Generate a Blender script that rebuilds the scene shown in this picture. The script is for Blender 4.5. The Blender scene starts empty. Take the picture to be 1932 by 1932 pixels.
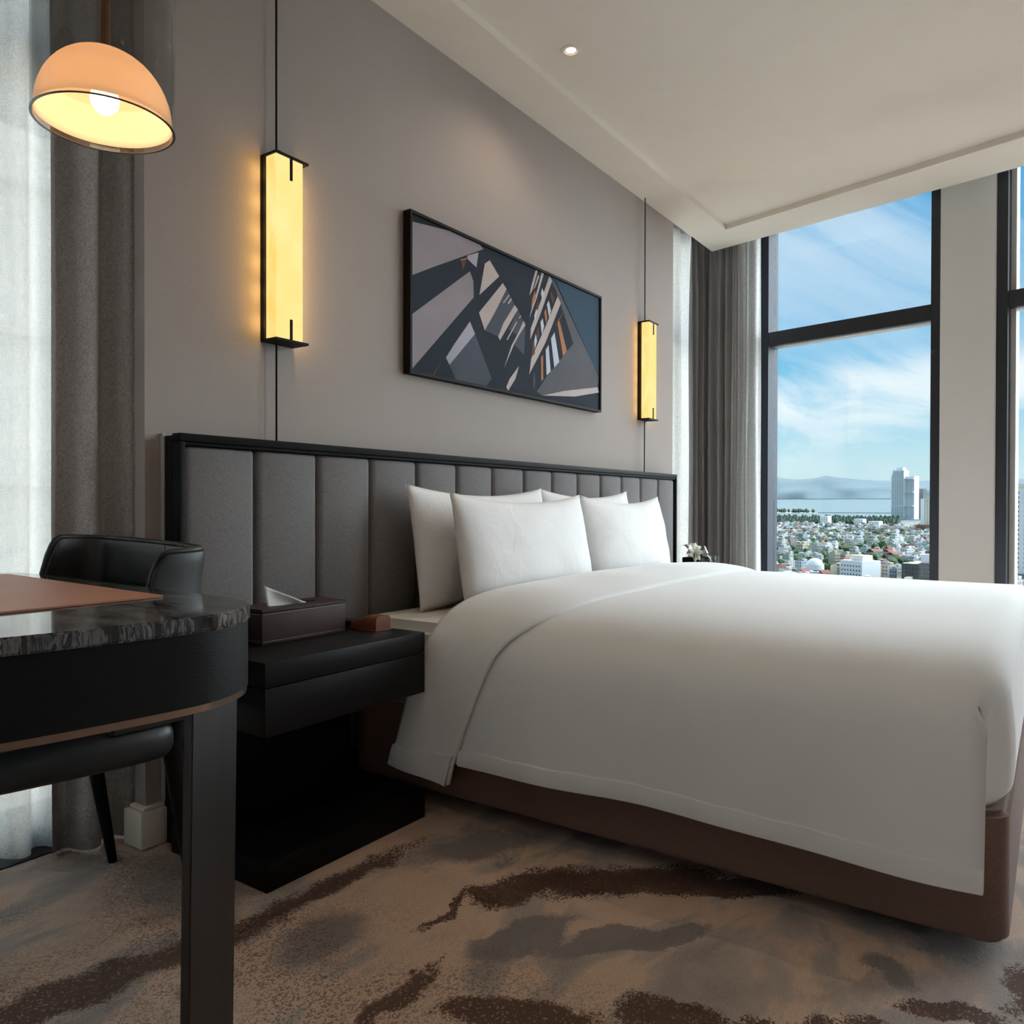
import bpy, bmesh, math, random
import numpy as np
from mathutils import Vector, Matrix, noise

EXPOSURE = 0.08         # light levels, used by the lines just below and by the lamps further down
SKY = 1.1
SUN = 18.0
SUN_ANGLE = 110
SUN_DIR = (0.82, -0.33, 0.42)
DOWN = 7.5
ALAB = 1.12
GLOW = 0.22
BULB = 0.2

# ------------------------------------------------------------------ scene, camera, light
S = bpy.context.scene
COL = S.collection
R = math.radians

cam_d = bpy.data.cameras.new('camera')
cam_d.sensor_width = 36.0
cam_d.lens = 1478.4 / 1932 * 36.0
cam_d.clip_start = 0.02
cam_d.clip_end = 40000
cam = bpy.data.objects.new('camera', cam_d)
COL.objects.link(cam)
yaw, pitch, roll = R(55.1336), R(-0.4597), R(0.108)
F = Vector((math.sin(yaw) * math.cos(pitch), math.cos(yaw) * math.cos(pitch), math.sin(pitch)))
RT = Vector((math.cos(yaw), -math.sin(yaw), 0))
UP = RT.cross(F)
RT, UP = (math.cos(roll) * RT + math.sin(roll) * UP), (-math.sin(roll) * RT + math.cos(roll) * UP)
M = Matrix((RT, UP, -F)).transposed().to_4x4()
M.translation = (0, -2.187, 1.0)
cam.matrix_world = M
S.camera = cam

S.view_settings.view_transform = 'Standard'
S.view_settings.look = 'None'
S.view_settings.gamma = 1.0
S.view_settings.use_curve_mapping = False
S.view_settings.exposure = EXPOSURE
S.cycles.use_denoising = True
S.cycles.max_bounces = 8
S.cycles.diffuse_bounces = 3
S.cycles.glossy_bounces = 3
S.cycles.transparent_max_bounces = 16
S.cycles.use_adaptive_sampling = True
S.cycles.adaptive_threshold = 0.08
S.cycles.adaptive_min_samples = 16
S.cycles.caustics_reflective = False
S.cycles.caustics_refractive = False
S.cycles.sample_clamp_indirect = 6.0


def lin(r, g, b):
    f = lambda c: (c / 255 / 12.92) if c / 255 <= 0.04045 else ((c / 255 + 0.055) / 1.055) ** 2.4
    return (f(r), f(g), f(b), 1.0)


# --- node helpers
class NT:
    def __init__(self, tree):
        self.t = tree
        self.n = tree.nodes
        self.l = tree.links

    def add(self, kind, ins=None, **props):
        nd = self.n.new(kind)
        for k, v in props.items():
            setattr(nd, k, v)
        for k, v in (ins or {}).items():
            s = nd.inputs[k]
            if isinstance(v, bpy.types.NodeSocket):
                self.l.new(v, s)
            else:
                s.default_value = v
        return nd

    def math(self, op, a, b=0.0, c=None, clamp=False):
        ins = {0: a, 1: b}
        if c is not None:
            ins[2] = c
        return self.add('ShaderNodeMath', ins, operation=op, use_clamp=clamp).outputs[0]

    def mix(self, fac, a, b, blend='MIX'):
        nd = self.add('ShaderNodeMix', None, data_type='RGBA', blend_type=blend)
        for s, v in ((nd.inputs[0], fac), (nd.inputs[6], a), (nd.inputs[7], b)):
            if isinstance(v, bpy.types.NodeSocket):
                self.l.new(v, s)
            else:
                s.default_value = v
        return nd.outputs[2]

    def ramp(self, fac, stops, interp='LINEAR'):
        nd = self.add('ShaderNodeValToRGB', {0: fac})
        cr = nd.color_ramp
        cr.interpolation = interp
        while len(cr.elements) > 1:
            cr.elements.remove(cr.elements[-1])
        cr.elements[0].position, cr.elements[0].color = stops[0]
        for p, c in stops[1:]:
            e = cr.elements.new(p)
            e.color = c
        return nd.outputs[0]

    def noise(self, vec, scale, detail=3.0, rough=0.5, dist=0.0):
        return self.add('ShaderNodeTexNoise', {'Vector': vec, 'Scale': scale, 'Detail': detail, 'Roughness': rough, 'Distortion': dist}).outputs['Fac']

    def mapping(self, vec, loc=(0, 0, 0), rot=(0, 0, 0), scale=(1, 1, 1)):
        return self.add('ShaderNodeMapping', {'Vector': vec, 'Location': loc, 'Rotation': rot, 'Scale': scale}).outputs[0]


# --- world: daytime sky with thin cirrus
world = bpy.data.worlds.new('sky')
S.world = world
world.use_nodes = True
wt = NT(world.node_tree)
wt.n.clear()
tc = wt.add('ShaderNodeTexCoord').outputs['Generated']
sep = wt.add('ShaderNodeSeparateXYZ', {0: tc})
zup = sep.outputs[2]
skyc = wt.ramp(wt.math('MULTIPLY_ADD', zup, 0.5, 0.5), [
    (0.0, lin(222, 222, 214)), (0.46, lin(214, 218, 214)), (0.495, lin(196, 210, 212)), (0.50, lin(200, 224, 226)), (0.53, lin(188, 222, 232)),
    (0.565, lin(140, 200, 230)), (0.61, lin(95, 174, 220)), (0.68, lin(90, 165, 215)), (1.0, lin(60, 125, 195))])
den = wt.math('ADD', wt.math('MAXIMUM', zup, 0.0), 0.10)
cv = wt.add('ShaderNodeCombineXYZ', {0: wt.math('DIVIDE', sep.outputs[0], den), 1: wt.math('DIVIDE', sep.outputs[1], den), 2: 0.0}).outputs[0]
cn = wt.noise(wt.mapping(cv, loc=(2.3, 1.1, 0), rot=(0, 0, 0.5), scale=(0.30, 1.0, 1)), 1.15, 8.0, 0.62, 0.9)
cfade = wt.ramp(zup, [(0.0, (0.05,) * 3 + (1,)), (0.05, (0.25,) * 3 + (1,)), (0.09, (0.6,) * 3 + (1,)), (0.115, (1,) * 4), (0.15, (1,) * 4), (0.18, (0.3,) * 3 + (1,)), (0.21, (0.4,) * 3 + (1,)), (0.26, (0.5,) * 3 + (1,)), (0.34, (0.65,) * 3 + (1,))])
band = wt.ramp(zup, [(0.08, (0, 0, 0, 1)), (0.105, (1, 1, 1, 1)), (0.14, (1, 1, 1, 1)), (0.168, (0, 0, 0, 1))])
cm = wt.ramp(wt.math('MULTIPLY_ADD', band, 0.12, cn), [(0.44, (0, 0, 0, 1)), (0.57, (0.78, 0.78, 0.78, 1)), (0.68, (1, 1, 1, 1))])
skyc = wt.mix(wt.math('MULTIPLY', cm, cfade), skyc, lin(238, 244, 247))
bg = wt.add('ShaderNodeBackground', {'Color': skyc, 'Strength': SKY})
wo = wt.add('ShaderNodeOutputWorld', {'Surface': bg.outputs[0]})

# --- sun, softened by thin cloud: comes in through the tall windows on the right
sun_d = bpy.data.lights.new('sun', 'SUN')
sun_d.energy = SUN
sun_d.angle = R(SUN_ANGLE)
sun_d.color = (0.87, 0.945, 1.0)
sun = bpy.data.objects.new('sun', sun_d)
COL.objects.link(sun)
sun.rotation_euler = (-Vector(SUN_DIR)).to_track_quat('-Z', 'Y').to_euler()
sun.location = Vector(SUN_DIR) * 30


# ------------------------------------------------------------------ materials
MATS = {}


def pbsdf(name):
    m = bpy.data.materials.new(name)
    m.use_nodes = True
    t = NT(m.node_tree)
    b = t.n['Principled BSDF']
    return m, t, b


def mat(name, col, rough=0.6, metal=0.0, var=0.08, vscale=6.0, bump=0.0, bscale=200.0, stretch=(1, 1, 1), spec=0.5, sheen=0.0, coat=0.0):
    m, t, b = pbsdf(name)
    oc = t.add('ShaderNodeTexCoord').outputs['Object']
    mp = t.mapping(oc, scale=stretch)
    n = t.noise(mp, vscale, 4.0, 0.6)
    c = Vector(col[:3])
    lo = tuple(c * (1 - var)) + (1,)
    hi = tuple(Vector([min(1, x) for x in c * (1 + var)])) + (1,)
    cc = t.ramp(n, [(0.3, lo), (0.7, hi)])
    t.l.new(cc, b.inputs['Base Color'])
    b.inputs['Roughness'].default_value = rough
    b.inputs['Metallic'].default_value = metal
    b.inputs['Specular IOR Level'].default_value = spec
    b.inputs['Sheen Weight'].default_value = sheen
    b.inputs['Coat Weight'].default_value = coat
    if bump:
        bn = t.noise(mp, bscale, 2.0, 0.5)
        bp = t.add('ShaderNodeBump', {'Height': bn, 'Strength': bump, 'Distance': 0.002})
        t.l.new(bp.outputs[0], b.inputs['Normal'])
    MATS[name] = m
    return m


def weave(name, col, col2, scale=700.0, bump=0.3, rough=0.85, fleck=0.6, sheen=0.15, big=0.06):
    """woven cloth: two crossed thread noises"""
    m, t, b = pbsdf(name)
    oc = t.add('ShaderNodeTexCoord').outputs['Object']
    h = t.noise(t.mapping(oc, scale=(0.25, 0.25, 1.6)), scale, 2.0, 0.6)
    v = t.noise(t.mapping(oc, scale=(1.6, 1.6, 0.2)), scale, 2.0, 0.6)
    w = t.math('MULTIPLY', t.math('ADD', h, v), 0.5)
    cc = t.ramp(w, [(0.5 - 0.2 * fleck, col), (0.5 + 0.2 * fleck, col2)])
    g = t.noise(oc, 3.0, 3.0)
    cc = t.mix(1.0, cc, t.ramp(g, [(0.3, (1 - big, 1 - big, 1 - big, 1)), (0.7, (1 + big, 1 + big, 1 + big, 1))]), 'MULTIPLY')
    t.l.new(cc, b.inputs['Base Color'])
    b.inputs['Roughness'].default_value = rough
    b.inputs['Sheen Weight'].default_value = sheen
    b.inputs['Specular IOR Level'].default_value = 0.2
    bp = t.add('ShaderNodeBump', {'Height': w, 'Strength': bump, 'Distance': 0.001})
    t.l.new(bp.outputs[0], b.inputs['Normal'])
    MATS[name] = m
    return m


def linen(name, col, rough=0.8, wr=0.35, wscale=9.0):
    """smooth bed linen with faint creases"""
    m, t, b = pbsdf(name)
    oc = t.add('ShaderNodeTexCoord').outputs['Object']
    n = t.noise(oc, wscale, 4.0, 0.55, 1.2)
    f = t.noise(oc, 900.0, 1.0)
    b.inputs['Base Color'].default_value = col
    cc = t.ramp(n, [(0.2, tuple(Vector(col[:3]) * 0.97) + (1,)), (0.8, col)])
    t.l.new(cc, b.inputs['Base Color'])
    b.inputs['Roughness'].default_value = rough
    b.inputs['Sheen Weight'].default_value = 0.2
    b.inputs['Specular IOR Level'].default_value = 0.25
    hh = t.math('ADD', t.math('MULTIPLY', n, 1.0), t.math('MULTIPLY', f, 0.03))
    bp = t.add('ShaderNodeBump', {'Height': hh, 'Strength': wr, 'Distance': 0.012})
    t.l.new(bp.outputs[0], b.inputs['Normal'])
    MATS[name] = m
    return m


def emit(name, col, strength, var=0.0, vscale=8.0):
    m = bpy.data.materials.new(name)
    m.use_nodes = True
    t = NT(m.node_tree)
    t.n.clear()
    oc = t.add('ShaderNodeTexCoord').outputs['Object']
    n = t.noise(oc, vscale, 4.0, 0.6, 0.6)
    c = Vector(col[:3])
    cc = t.ramp(n, [(0.3, tuple(c * (1 - var)) + (1,)), (0.7, tuple(c * (1 + var)) + (1,))])
    e = t.add('ShaderNodeEmission', {'Color': cc, 'Strength': strength})
    t.add('ShaderNodeOutputMaterial', {'Surface': e.outputs[0]})
    MATS[name] = m
    return m


def glass(name, tint, spec=1.0, rough=0.0, ior=1.45):
    m = bpy.data.materials.new(name)
    m.use_nodes = True
    t = NT(m.node_tree)
    t.n.clear()
    fc = t.add('ShaderNodeLayerWeight', {'Blend': 0.5}).outputs['Facing']
    fr = t.math('MULTIPLY_ADD', t.math('POWER', fc, 5.0), 0.9, 0.04)
    dk = tuple(c * c * 0.75 for c in tint[:3]) + (1,)
    tr = t.add('ShaderNodeBsdfTransparent', {'Color': t.mix(t.math('POWER', fc, 3.0), tint, dk)}).outputs[0]
    gl = t.add('ShaderNodeBsdfGlossy', {'Color': (1, 1, 1, 1), 'Roughness': rough}).outputs[0]
    mx = t.add('ShaderNodeMixShader', {0: t.math('MULTIPLY', fr, spec), 1: tr, 2: gl})
    t.add('ShaderNodeOutputMaterial', {'Surface': mx.outputs[0]})
    MATS[name] = m
    return m


def sheer(name, col, see=0.25):
    m = bpy.data.materials.new(name)
    m.use_nodes = True
    t = NT(m.node_tree)
    t.n.clear()
    oc = t.add('ShaderNodeTexCoord').outputs['Object']
    h = t.noise(t.mapping(oc, scale=(0.2, 0.2, 2.0)), 420.0, 2.0)
    v = t.noise(t.mapping(oc, scale=(2.0, 2.0, 0.15)), 420.0, 2.0)
    w = t.math('MULTIPLY', t.math('ADD', h, v), 0.5)
    cc = t.ramp(w, [(0.4, tuple(Vector(col[:3]) * 0.88) + (1,)), (0.6, col)])
    df = t.add('ShaderNodeBsdfDiffuse', {'Color': cc}).outputs[0]
    tl = t.add('ShaderNodeBsdfTranslucent', {'Color': cc}).outputs[0]
    tr = t.add('ShaderNodeBsdfTransparent', {'Color': (1, 1, 1, 1)}).outputs[0]
    a = t.add('ShaderNodeMixShader', {0: 0.72, 1: df, 2: tl}).outputs[0]
    fac = t.ramp(w, [(0.42, (see * 1.8,) * 3 + (1,)), (0.58, (see * 0.5,) * 3 + (1,))])
    mx = t.add('ShaderNodeMixShader', {0: fac, 1: a, 2: tr})
    t.add('ShaderNodeOutputMaterial', {'Surface': mx.outputs[0]})
    MATS[name] = m
    return m


weave('wallpaper', lin(161, 151, 145), lin(177, 167, 161), 500, 0.25, 0.9, 0.8, 0.0, 0.015)
mat('white_paint', lin(238, 230, 217), 0.75, var=0.015, bump=0.04, bscale=300)
mat('column_paint', lin(222, 220, 216), 0.7, var=0.015, bump=0.05, bscale=200)
mat('plain_wall', lin(186, 185, 186), 0.85, var=0.02)
mat('shadow_gap', lin(58, 52, 46), 0.9)
mat('frame_metal', lin(58, 60, 66), 0.38, 0.6, var=0.05)
mat('reveal_metal', lin(200, 200, 198), 0.5, 0.1, var=0.03)
mat('black_metal', lin(24, 22, 21), 0.6, 0.0, var=0.1, spec=0.12)
mat('black_wood', lin(20, 19, 20), 0.45, 0, var=0.2, vscale=30, bump=0.15, bscale=60, stretch=(1, 8, 8), spec=0.15)
mat('stand_wood', lin(27, 26, 27), 0.42, 0, var=0.18, vscale=30, bump=0.12, bscale=60, stretch=(1, 8, 8), spec=0.2)
mat('headboard_frame', lin(30, 29, 30), 0.6, 0.0, var=0.1, spec=0.1)
weave('headboard_cloth', lin(88, 85, 85), lin(142, 138, 137), 620, 0.5, 0.9, 0.9, 0.1, 0.03)
weave('drape_cloth', lin(138, 136, 136), lin(222, 218, 216), 460, 0.6, 0.9, 0.8, 0.1, 0.03)
weave('drape_cloth_plain', lin(128, 125, 126), lin(144, 140, 141), 500, 0.2, 0.9, 0.8, 0.1, 0.03)
weave('bed_base_cloth', lin(108, 84, 74), lin(134, 106, 94), 500, 0.3, 0.9, 0.8, 0.1, 0.04)
sheer('sheer_cloth', lin(246, 246, 244), 0.22)
linen('duvet_cotton', lin(240, 239, 238), 0.8, 0.10, 4.0)
linen('pillow_cotton', lin(243, 241, 240), 0.8, 0.28, 9.0)
linen('sheet_cotton', lin(240, 237, 233), 0.8, 0.2, 7.0)
mat('black_leather', lin(36, 37, 38), 0.42, 0, var=0.1, vscale=20, bump=0.1, bscale=500, spec=0.5)
mat('leather_edge', lin(22, 22, 22), 0.5)
mat('brown_leather', lin(68, 54, 50), 0.55, 0, var=0.08, vscale=12, bump=0.15, bscale=450, spec=0.2)
mat('tan_leather', lin(168, 112, 88), 0.5, 0, var=0.06, vscale=5, bump=0.08, bscale=500)
mat('pouch_leather', lin(128, 74, 50), 0.45, 0, var=0.12, vscale=25, bump=0.15, bscale=400)
mat('stitch', lin(176, 164, 152), 0.8)
mat('tissue_paper', lin(242, 240, 236), 0.9)
mat('bronze', lin(132, 112, 100), 0.25, 0.95, var=0.05)
mat('steel_dark', lin(84, 82, 82), 0.35, 0.85, var=0.08, vscale=40, stretch=(1, 1, 0.05))
mat('jamb_metal_skylit', lin(56, 62, 74), 0.5, 0.0, var=0.05, spec=0.2)  # frame metal with the sky's bluish reflection put into its colour
mat('rim_glass', lin(96, 88, 82), 0.1, 0.0)
mat('brass_dark', lin(120, 82, 46), 0.35, 0.9)
mat('flower_petal', lin(240, 240, 228), 0.6, var=0.03)
mat('flower_heart', lin(206, 208, 120), 0.6)
mat('leaf', lin(48, 66, 44), 0.5, var=0.2)
glass('window_glass', (0.96, 0.98, 0.98, 1), 0.5)
glass('smoked_glass', (0.80, 0.795, 0.79, 1), 0.9)
glass('clear_glass', (0.93, 0.94, 0.94, 1), 1.0)


# marble: black stone with grey streaks
def marble():
    m, t, b = pbsdf('marble')
    oc = t.add('ShaderNodeTexCoord').outputs['Object']
    n = t.noise(t.mapping(oc, rot=(0, 0, 0.15), scale=(9, 2.0, 1.2)), 3.2, 6.0, 0.62, 0.7)
    fn = t.noise(t.mapping(oc, scale=(3, 60, 5)), 4.0, 3.0, 0.6)
    w = t.math('ADD', n, t.math('MULTIPLY', t.math('SUBTRACT', fn, 0.5), 0.18))
    cc = t.ramp(w, [(0.38, lin(16, 16, 17)), (0.47, lin(34, 33, 34)), (0.50, lin(104, 103, 103)), (0.545, lin(58, 57, 58)), (0.575, lin(22, 22, 23)), (0.60, lin(122, 120, 119)), (0.66, lin(84, 82, 82)), (0.70, lin(24, 24, 25))])
    t.l.new(cc, b.inputs['Base Color'])
    b.inputs['Roughness'].default_value = 0.07
    b.inputs['Specular IOR Level'].default_value = 0.7
    MATS['marble'] = m


marble()


# carpet: beige ground with grey clouds and dark brown flecked patches woven at given places on the floor
def carpet():
    m, t, b = pbsdf('carpet')
    oc = t.add('ShaderNodeTexCoord').outputs['Object']
    grain = t.noise(oc, 260.0, 2.0, 0.7)
    tuft = t.add('ShaderNodeTexVoronoi', {'Vector': t.mapping(oc, rot=(0, 0, 0.3), scale=(1, 1.3, 1)), 'Scale': 210.0}).outputs['Color']
    tv = t.add('ShaderNodeSeparateXYZ', {0: tuft}).outputs[0]
    dn = t.add('ShaderNodeTexNoise', {'Vector': oc, 'Scale': 7.0, 'Detail': 5.0, 'Roughness': 0.6}).outputs['Color']
    dv = t.add('ShaderNodeVectorMath', {0: dn, 1: (0.5, 0.5, 0.5)}, operation='SUBTRACT').outputs[0]
    dv = t.add('ShaderNodeVectorMath', {0: dv, 'Scale': 0.16}, operation='SCALE').outputs[0]
    dv = t.add('ShaderNodeVectorMath', {0: dv, 1: (1.0, 1.0, 0.0)}, operation='MULTIPLY').outputs[0]
    wv = t.add('ShaderNodeVectorMath', {0: oc, 1: dv}, operation='ADD').outputs[0]
    big = t.noise(t.mapping(oc, loc=(0.4, 0.2, 0), rot=(0, 0, 0.5), scale=(1, 2, 1)), 2.2, 4.0, 0.6, 0.5)
    base = t.ramp(big, [(0.36, lin(172, 160, 154)), (0.46, lin(196, 178, 166)), (0.52, lin(226, 196, 174)), (0.66, lin(222, 188, 164))])

    def blob(cx, cy, lx, ly, rot, soft, fleck):
        mp = t.add('ShaderNodeMapping', {'Vector': wv, 'Location': (cx, cy, 0), 'Rotation': (0, 0, R(rot)), 'Scale': (lx, ly, 1.0)}, vector_type='TEXTURE').outputs[0]
        ln = t.add('ShaderNodeVectorMath', {0: mp}, operation='LENGTH').outputs['Value']
        a = t.math('ADD', ln, t.math('MULTIPLY', t.math('SUBTRACT', tv, 0.5), fleck))
        return t.add('ShaderNodeMapRange', {'Value': a, 'From Min': 1.0 - soft, 'From Max': 1.0 + soft, 'To Min': 1.0, 'To Max': 0.0}).outputs[0]

    GREY, BROWN = lin(138, 132, 132), lin(92, 60, 46)
    for args in (((1.62, -1.37, 0.21, 0.045, -44), GREY, 0.06, 0.15), ((1.50, -1.17, 0.16, 0.06, -18), GREY, 0.10, 0.2), ((1.85, -1.90, 0.06, 0.035, 40), GREY, 0.2, 0.3),
                 ((1.83, -0.80, 0.20, 0.09, -30), GREY, 0.3, 0.4), ((1.22, -0.80, 0.12, 0.08, 20), GREY, 0.3, 0.5), ((2.10, -1.95, 0.14, 0.10, 40), GREY, 0.2, 0.3), ((1.24, -0.30, 0.20, 0.16, -80), GREY, 0.5, 0.9)):
        base = t.mix(t.math('MULTIPLY', blob(*args[0], args[2], args[3]), 0.85), base, args[1])
    brf = t.math('MULTIPLY_ADD', t.math('GREATER_THAN', tv, 0.10), 0.38, 0.54)
    for args in (((0.80, -0.535, 0.42, 0.055, -12), 0.10, 0.55), ((1.40, -0.62, 0.34, 0.038, -3), 0.10, 0.7), ((1.72, -1.05, 0.17, 0.06, -22), 0.05, 0.5), ((1.80, -1.16, 0.20, 0.065, -50), 0.05, 0.5), ((1.97, -1.40, 0.16, 0.05, -70), 0.05, 0.4), ((1.90, -1.27, 0.26, 0.08, -50), 0.05, 0.45),
                 ((2.03, -1.50, 0.14, 0.05, -60), 0.05, 0.4), ((1.60, -0.985, 0.05, 0.03, 70), 0.05, 0.4), ((1.49, -0.955, 0.11, 0.016, 4), 0.1, 0.7), ((1.27, -1.32, 0.16, 0.05, -60), 0.04, 0.4),
                 ((1.43, -1.56, 0.10, 0.05, -70), 0.04, 0.4), ((1.54, -1.82, 0.22, 0.045, -58), 0.04, 0.4), ((1.77, -2.02, 0.10, 0.035, -70), 0.05, 0.4), ((1.17, -1.09, 0.13, 0.02, 8), 0.1, 0.6),
                 ((1.93, -2.14, 0.10, 0.04, 0), 0.1, 0.5)):
        base = t.mix(t.math('MULTIPLY', blob(*args[0], args[1], args[2]), brf), base, BROWN)
    # loose brown flecks near the window side
    fl = t.math('MULTIPLY', t.math('GREATER_THAN', tv, 0.66), t.add('ShaderNodeMapRange', {'Value': t.noise(oc, 2.4, 3.0), 'From Min': 0.42, 'From Max': 0.56}).outputs[0])
    xs = t.add('ShaderNodeSeparateXYZ', {0: oc}).outputs[0]
    fl = t.math('MULTIPLY', fl, t.add('ShaderNodeMapRange', {'Value': xs, 'From Min': 1.25, 'From Max': 1.5, 'To Min': 1.0, 'To Max': 0.08}).outputs[0])
    base = t.mix(t.math('MULTIPLY', fl, 0.65), base, lin(104, 78, 64))
    base = t.mix(1.0, base, t.ramp(grain, [(0.3, (0.82, 0.82, 0.82, 1)), (0.7, (1.14, 1.14, 1.14, 1))]), 'MULTIPLY')
    t.l.new(base, b.inputs['Base Color'])
    b.inputs['Roughness'].default_value = 0.95
    b.inputs['Specular IOR Level'].default_value = 0.1
    b.inputs['Sheen Weight'].default_value = 0.15
    bp = t.add('ShaderNodeBump', {'Height': t.math('ADD', grain, tv), 'Strength': 0.6, 'Distance': 0.004})
    t.l.new(bp.outputs[0], b.inputs['Normal'])
    MATS['carpet'] = m


carpet()


# ------------------------------------------------------------------ mesh helpers
def link(name, me, m, parent=None):
    o = bpy.data.objects.new(name, me)
    COL.objects.link(o)
    if m is not None:
        for q in (m if isinstance(m, (list, tuple)) else [m]):
            me.materials.append(MATS[q])
    if parent is not None:
        o.parent = parent
        o.matrix_parent_inverse = parent_inv(parent)
    return o


def parent_inv(p):
    # meshes are built in world coordinates; a parented mesh already sits at the world origin
    return Matrix.Translation(-Vector(p.location)) if p.parent is None else Matrix.Identity(4)


def tag(o, label=None, cat=None, group=None, kind=None):
    if label:
        o['label'] = label
    if cat:
        o['category'] = cat
    if group:
        o['group'] = group
    if kind:
        o['kind'] = kind
    return o


def thing(name, loc, label=None, cat=None, group=None, kind=None):
    o = bpy.data.objects.new(name, None)
    o.empty_display_size = 0.1
    o.location = loc
    COL.objects.link(o)
    return tag(o, label, cat, group, kind)


def finish(bm, smooth=False, angle=35):
    bmesh.ops.recalc_face_normals(bm, faces=bm.faces)
    me = bpy.data.meshes.new('m')
    bm.to_mesh(me)
    bm.free()
    if smooth:
        me.shade_smooth()
        if angle:
            me.set_sharp_from_angle(angle=R(angle))
    return me


def bm_box(bm, x0, x1, y0, y1, z0, z1, bevel=0.0, seg=2):
    vs = [bm.verts.new((x, y, z)) for x in (x0, x1) for y in (y0, y1) for z in (z0, z1)]
    fs = [bm.faces.new([vs[i] for i in q]) for q in ((0, 1, 3, 2), (4, 6, 7, 5), (0, 4, 5, 1), (2, 3, 7, 6), (0, 2, 6, 4), (1, 5, 7, 3))]
    if bevel:
        es = {e for f in fs for e in f.edges}
        bmesh.ops.bevel(bm, geom=list(es), offset=bevel, segments=seg, affect='EDGES', profile=0.5)
    return vs


def box(name, x0, x1, y0, y1, z0, z1, m, parent=None, bevel=0.0, seg=2):
    bm = bmesh.new()
    bm_box(bm, x0, x1, y0, y1, z0, z1, bevel, seg)
    return link(name, finish(bm, bevel > 0), m, parent)


def hull_box(name, pts8, m, parent=None, bevel=0.0):
    """box from 4 bottom corner points and 4 top corner points"""
    bm = bmesh.new()
    v = [bm.verts.new(p) for p in pts8]
    for q in ((0, 1, 2, 3), (4, 5, 6, 7), (0, 1, 5, 4), (1, 2, 6, 5), (2, 3, 7, 6), (3, 0, 4, 7)):
        bm.faces.new([v[i] for i in q])
    if bevel:
        bmesh.ops.bevel(bm, geom=list(bm.edges), offset=bevel, segments=2, affect='EDGES')
    return link(name, finish(bm, bevel > 0), m, parent)


def prism(name, poly, z0, z1, m, parent=None, bevel=0.0, smooth=True, seg=2):
    bm = bmesh.new()
    a = [bm.verts.new((x, y, z0)) for x, y in poly]
    b = [bm.verts.new((x, y, z1)) for x, y in poly]
    n = len(poly)
    bm.faces.new(a)
    bm.faces.new(b)
    for i in range(n):
        bm.faces.new((a[i], a[(i + 1) % n], b[(i + 1) % n], b[i]))
    bmesh.ops.recalc_face_normals(bm, faces=bm.faces)
    if bevel:
        es = [e for e in bm.edges if abs(e.verts[0].co.z - e.verts[1].co.z) < 1e-6]
        bmesh.ops.bevel(bm, geom=es, offset=bevel, segments=seg, affect='EDGES')
    return link(name, finish(bm, smooth), m, parent)


def tube(name, pts, radii, m, parent=None, seg=12, caps=True):
    bm = bmesh.new()
    pts = [Vector(p) for p in pts]
    if not isinstance(radii, (list, tuple)):
        radii = [radii] * len(pts)
    rings = []
    up = Vector((0, 0, 1))
    for i, p in enumerate(pts):
        d = (pts[min(i + 1, len(pts) - 1)] - pts[max(i - 1, 0)]).normalized()
        a = d.cross(up)
        if a.length < 1e-3:
            a = Vector((1, 0, 0))
        a.normalize()
        b = d.cross(a)
        rings.append([bm.verts.new(p + (a * math.cos(2 * math.pi * k / seg) + b * math.sin(2 * math.pi * k / seg)) * radii[i]) for k in range(seg)])
    for r0, r1 in zip(rings, rings[1:]):
        for k in range(seg):
            bm.faces.new((r0[k], r0[(k + 1) % seg], r1[(k + 1) % seg], r1[k]))
    if caps:
        bm.faces.new(rings[0])
        bm.faces.new(rings[-1])
    return link(name, finish(bm, True, 50), m, parent)


def lathe(name, c, prof, m, parent=None, seg=48, closed=False):
    """prof: (r, z) list about the vertical through c"""
    bm = bmesh.new()
    rings = []
    for r, z in prof:
        if r < 1e-6:
            rings.append([bm.verts.new((c[0], c[1], c[2] + z))])
        else:
            rings.append([bm.verts.new((c[0] + r * math.cos(2 * math.pi * k / seg), c[1] + r * math.sin(2 * math.pi * k / seg), c[2] + z)) for k in range(seg)])
    prs = list(zip(rings, rings[1:]))
    if closed:
        prs.append((rings[-1], rings[0]))
    for a, b in prs:
        for k in range(seg):
            q = [a[k % len(a)], a[(k + 1) % len(a)], b[(k + 1) % len(b)], b[k % len(b)]]
            q = list(dict.fromkeys(q))
            if len(q) > 2:
                bm.faces.new(q)
    return link(name, finish(bm, True, 40), m, parent)


def grid_mesh(P, closed_u=False):
    """P[i][j] points -> mesh"""
    bm = bmesh.new()
    V = [[bm.verts.new(p) for p in row] for row in P]
    n, k = len(P), len(P[0])
    for i in range(n if closed_u else n - 1):
        for j in range(k - 1):
            bm.faces.new((V[i][j], V[(i + 1) % n][j], V[(i + 1) % n][j + 1], V[i][j + 1]))
    return bm


def solid(o, th, offset=-1.0):
    md = o.modifiers.new('thickness', 'SOLIDIFY')
    md.thickness = th
    md.offset = offset
    return o


def subsurf(o, lv=1):
    md = o.modifiers.new('smooth', 'SUBSURF')
    md.levels = md.render_levels = lv
    return o


def smooth_path(pts, it=3, closed=False):
    pts = [np.array(p, float) for p in pts]
    for _ in range(it):
        q = []
        n = len(pts)
        rng = range(n) if closed else range(n - 1)
        if not closed:
            q.append(pts[0])
        for i in rng:
            a, b = pts[i], pts[(i + 1) % n]
            q += [a * 0.75 + b * 0.25, a * 0.25 + b * 0.75]
        if not closed:
            q.append(pts[-1])
        pts = q
    return pts


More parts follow.
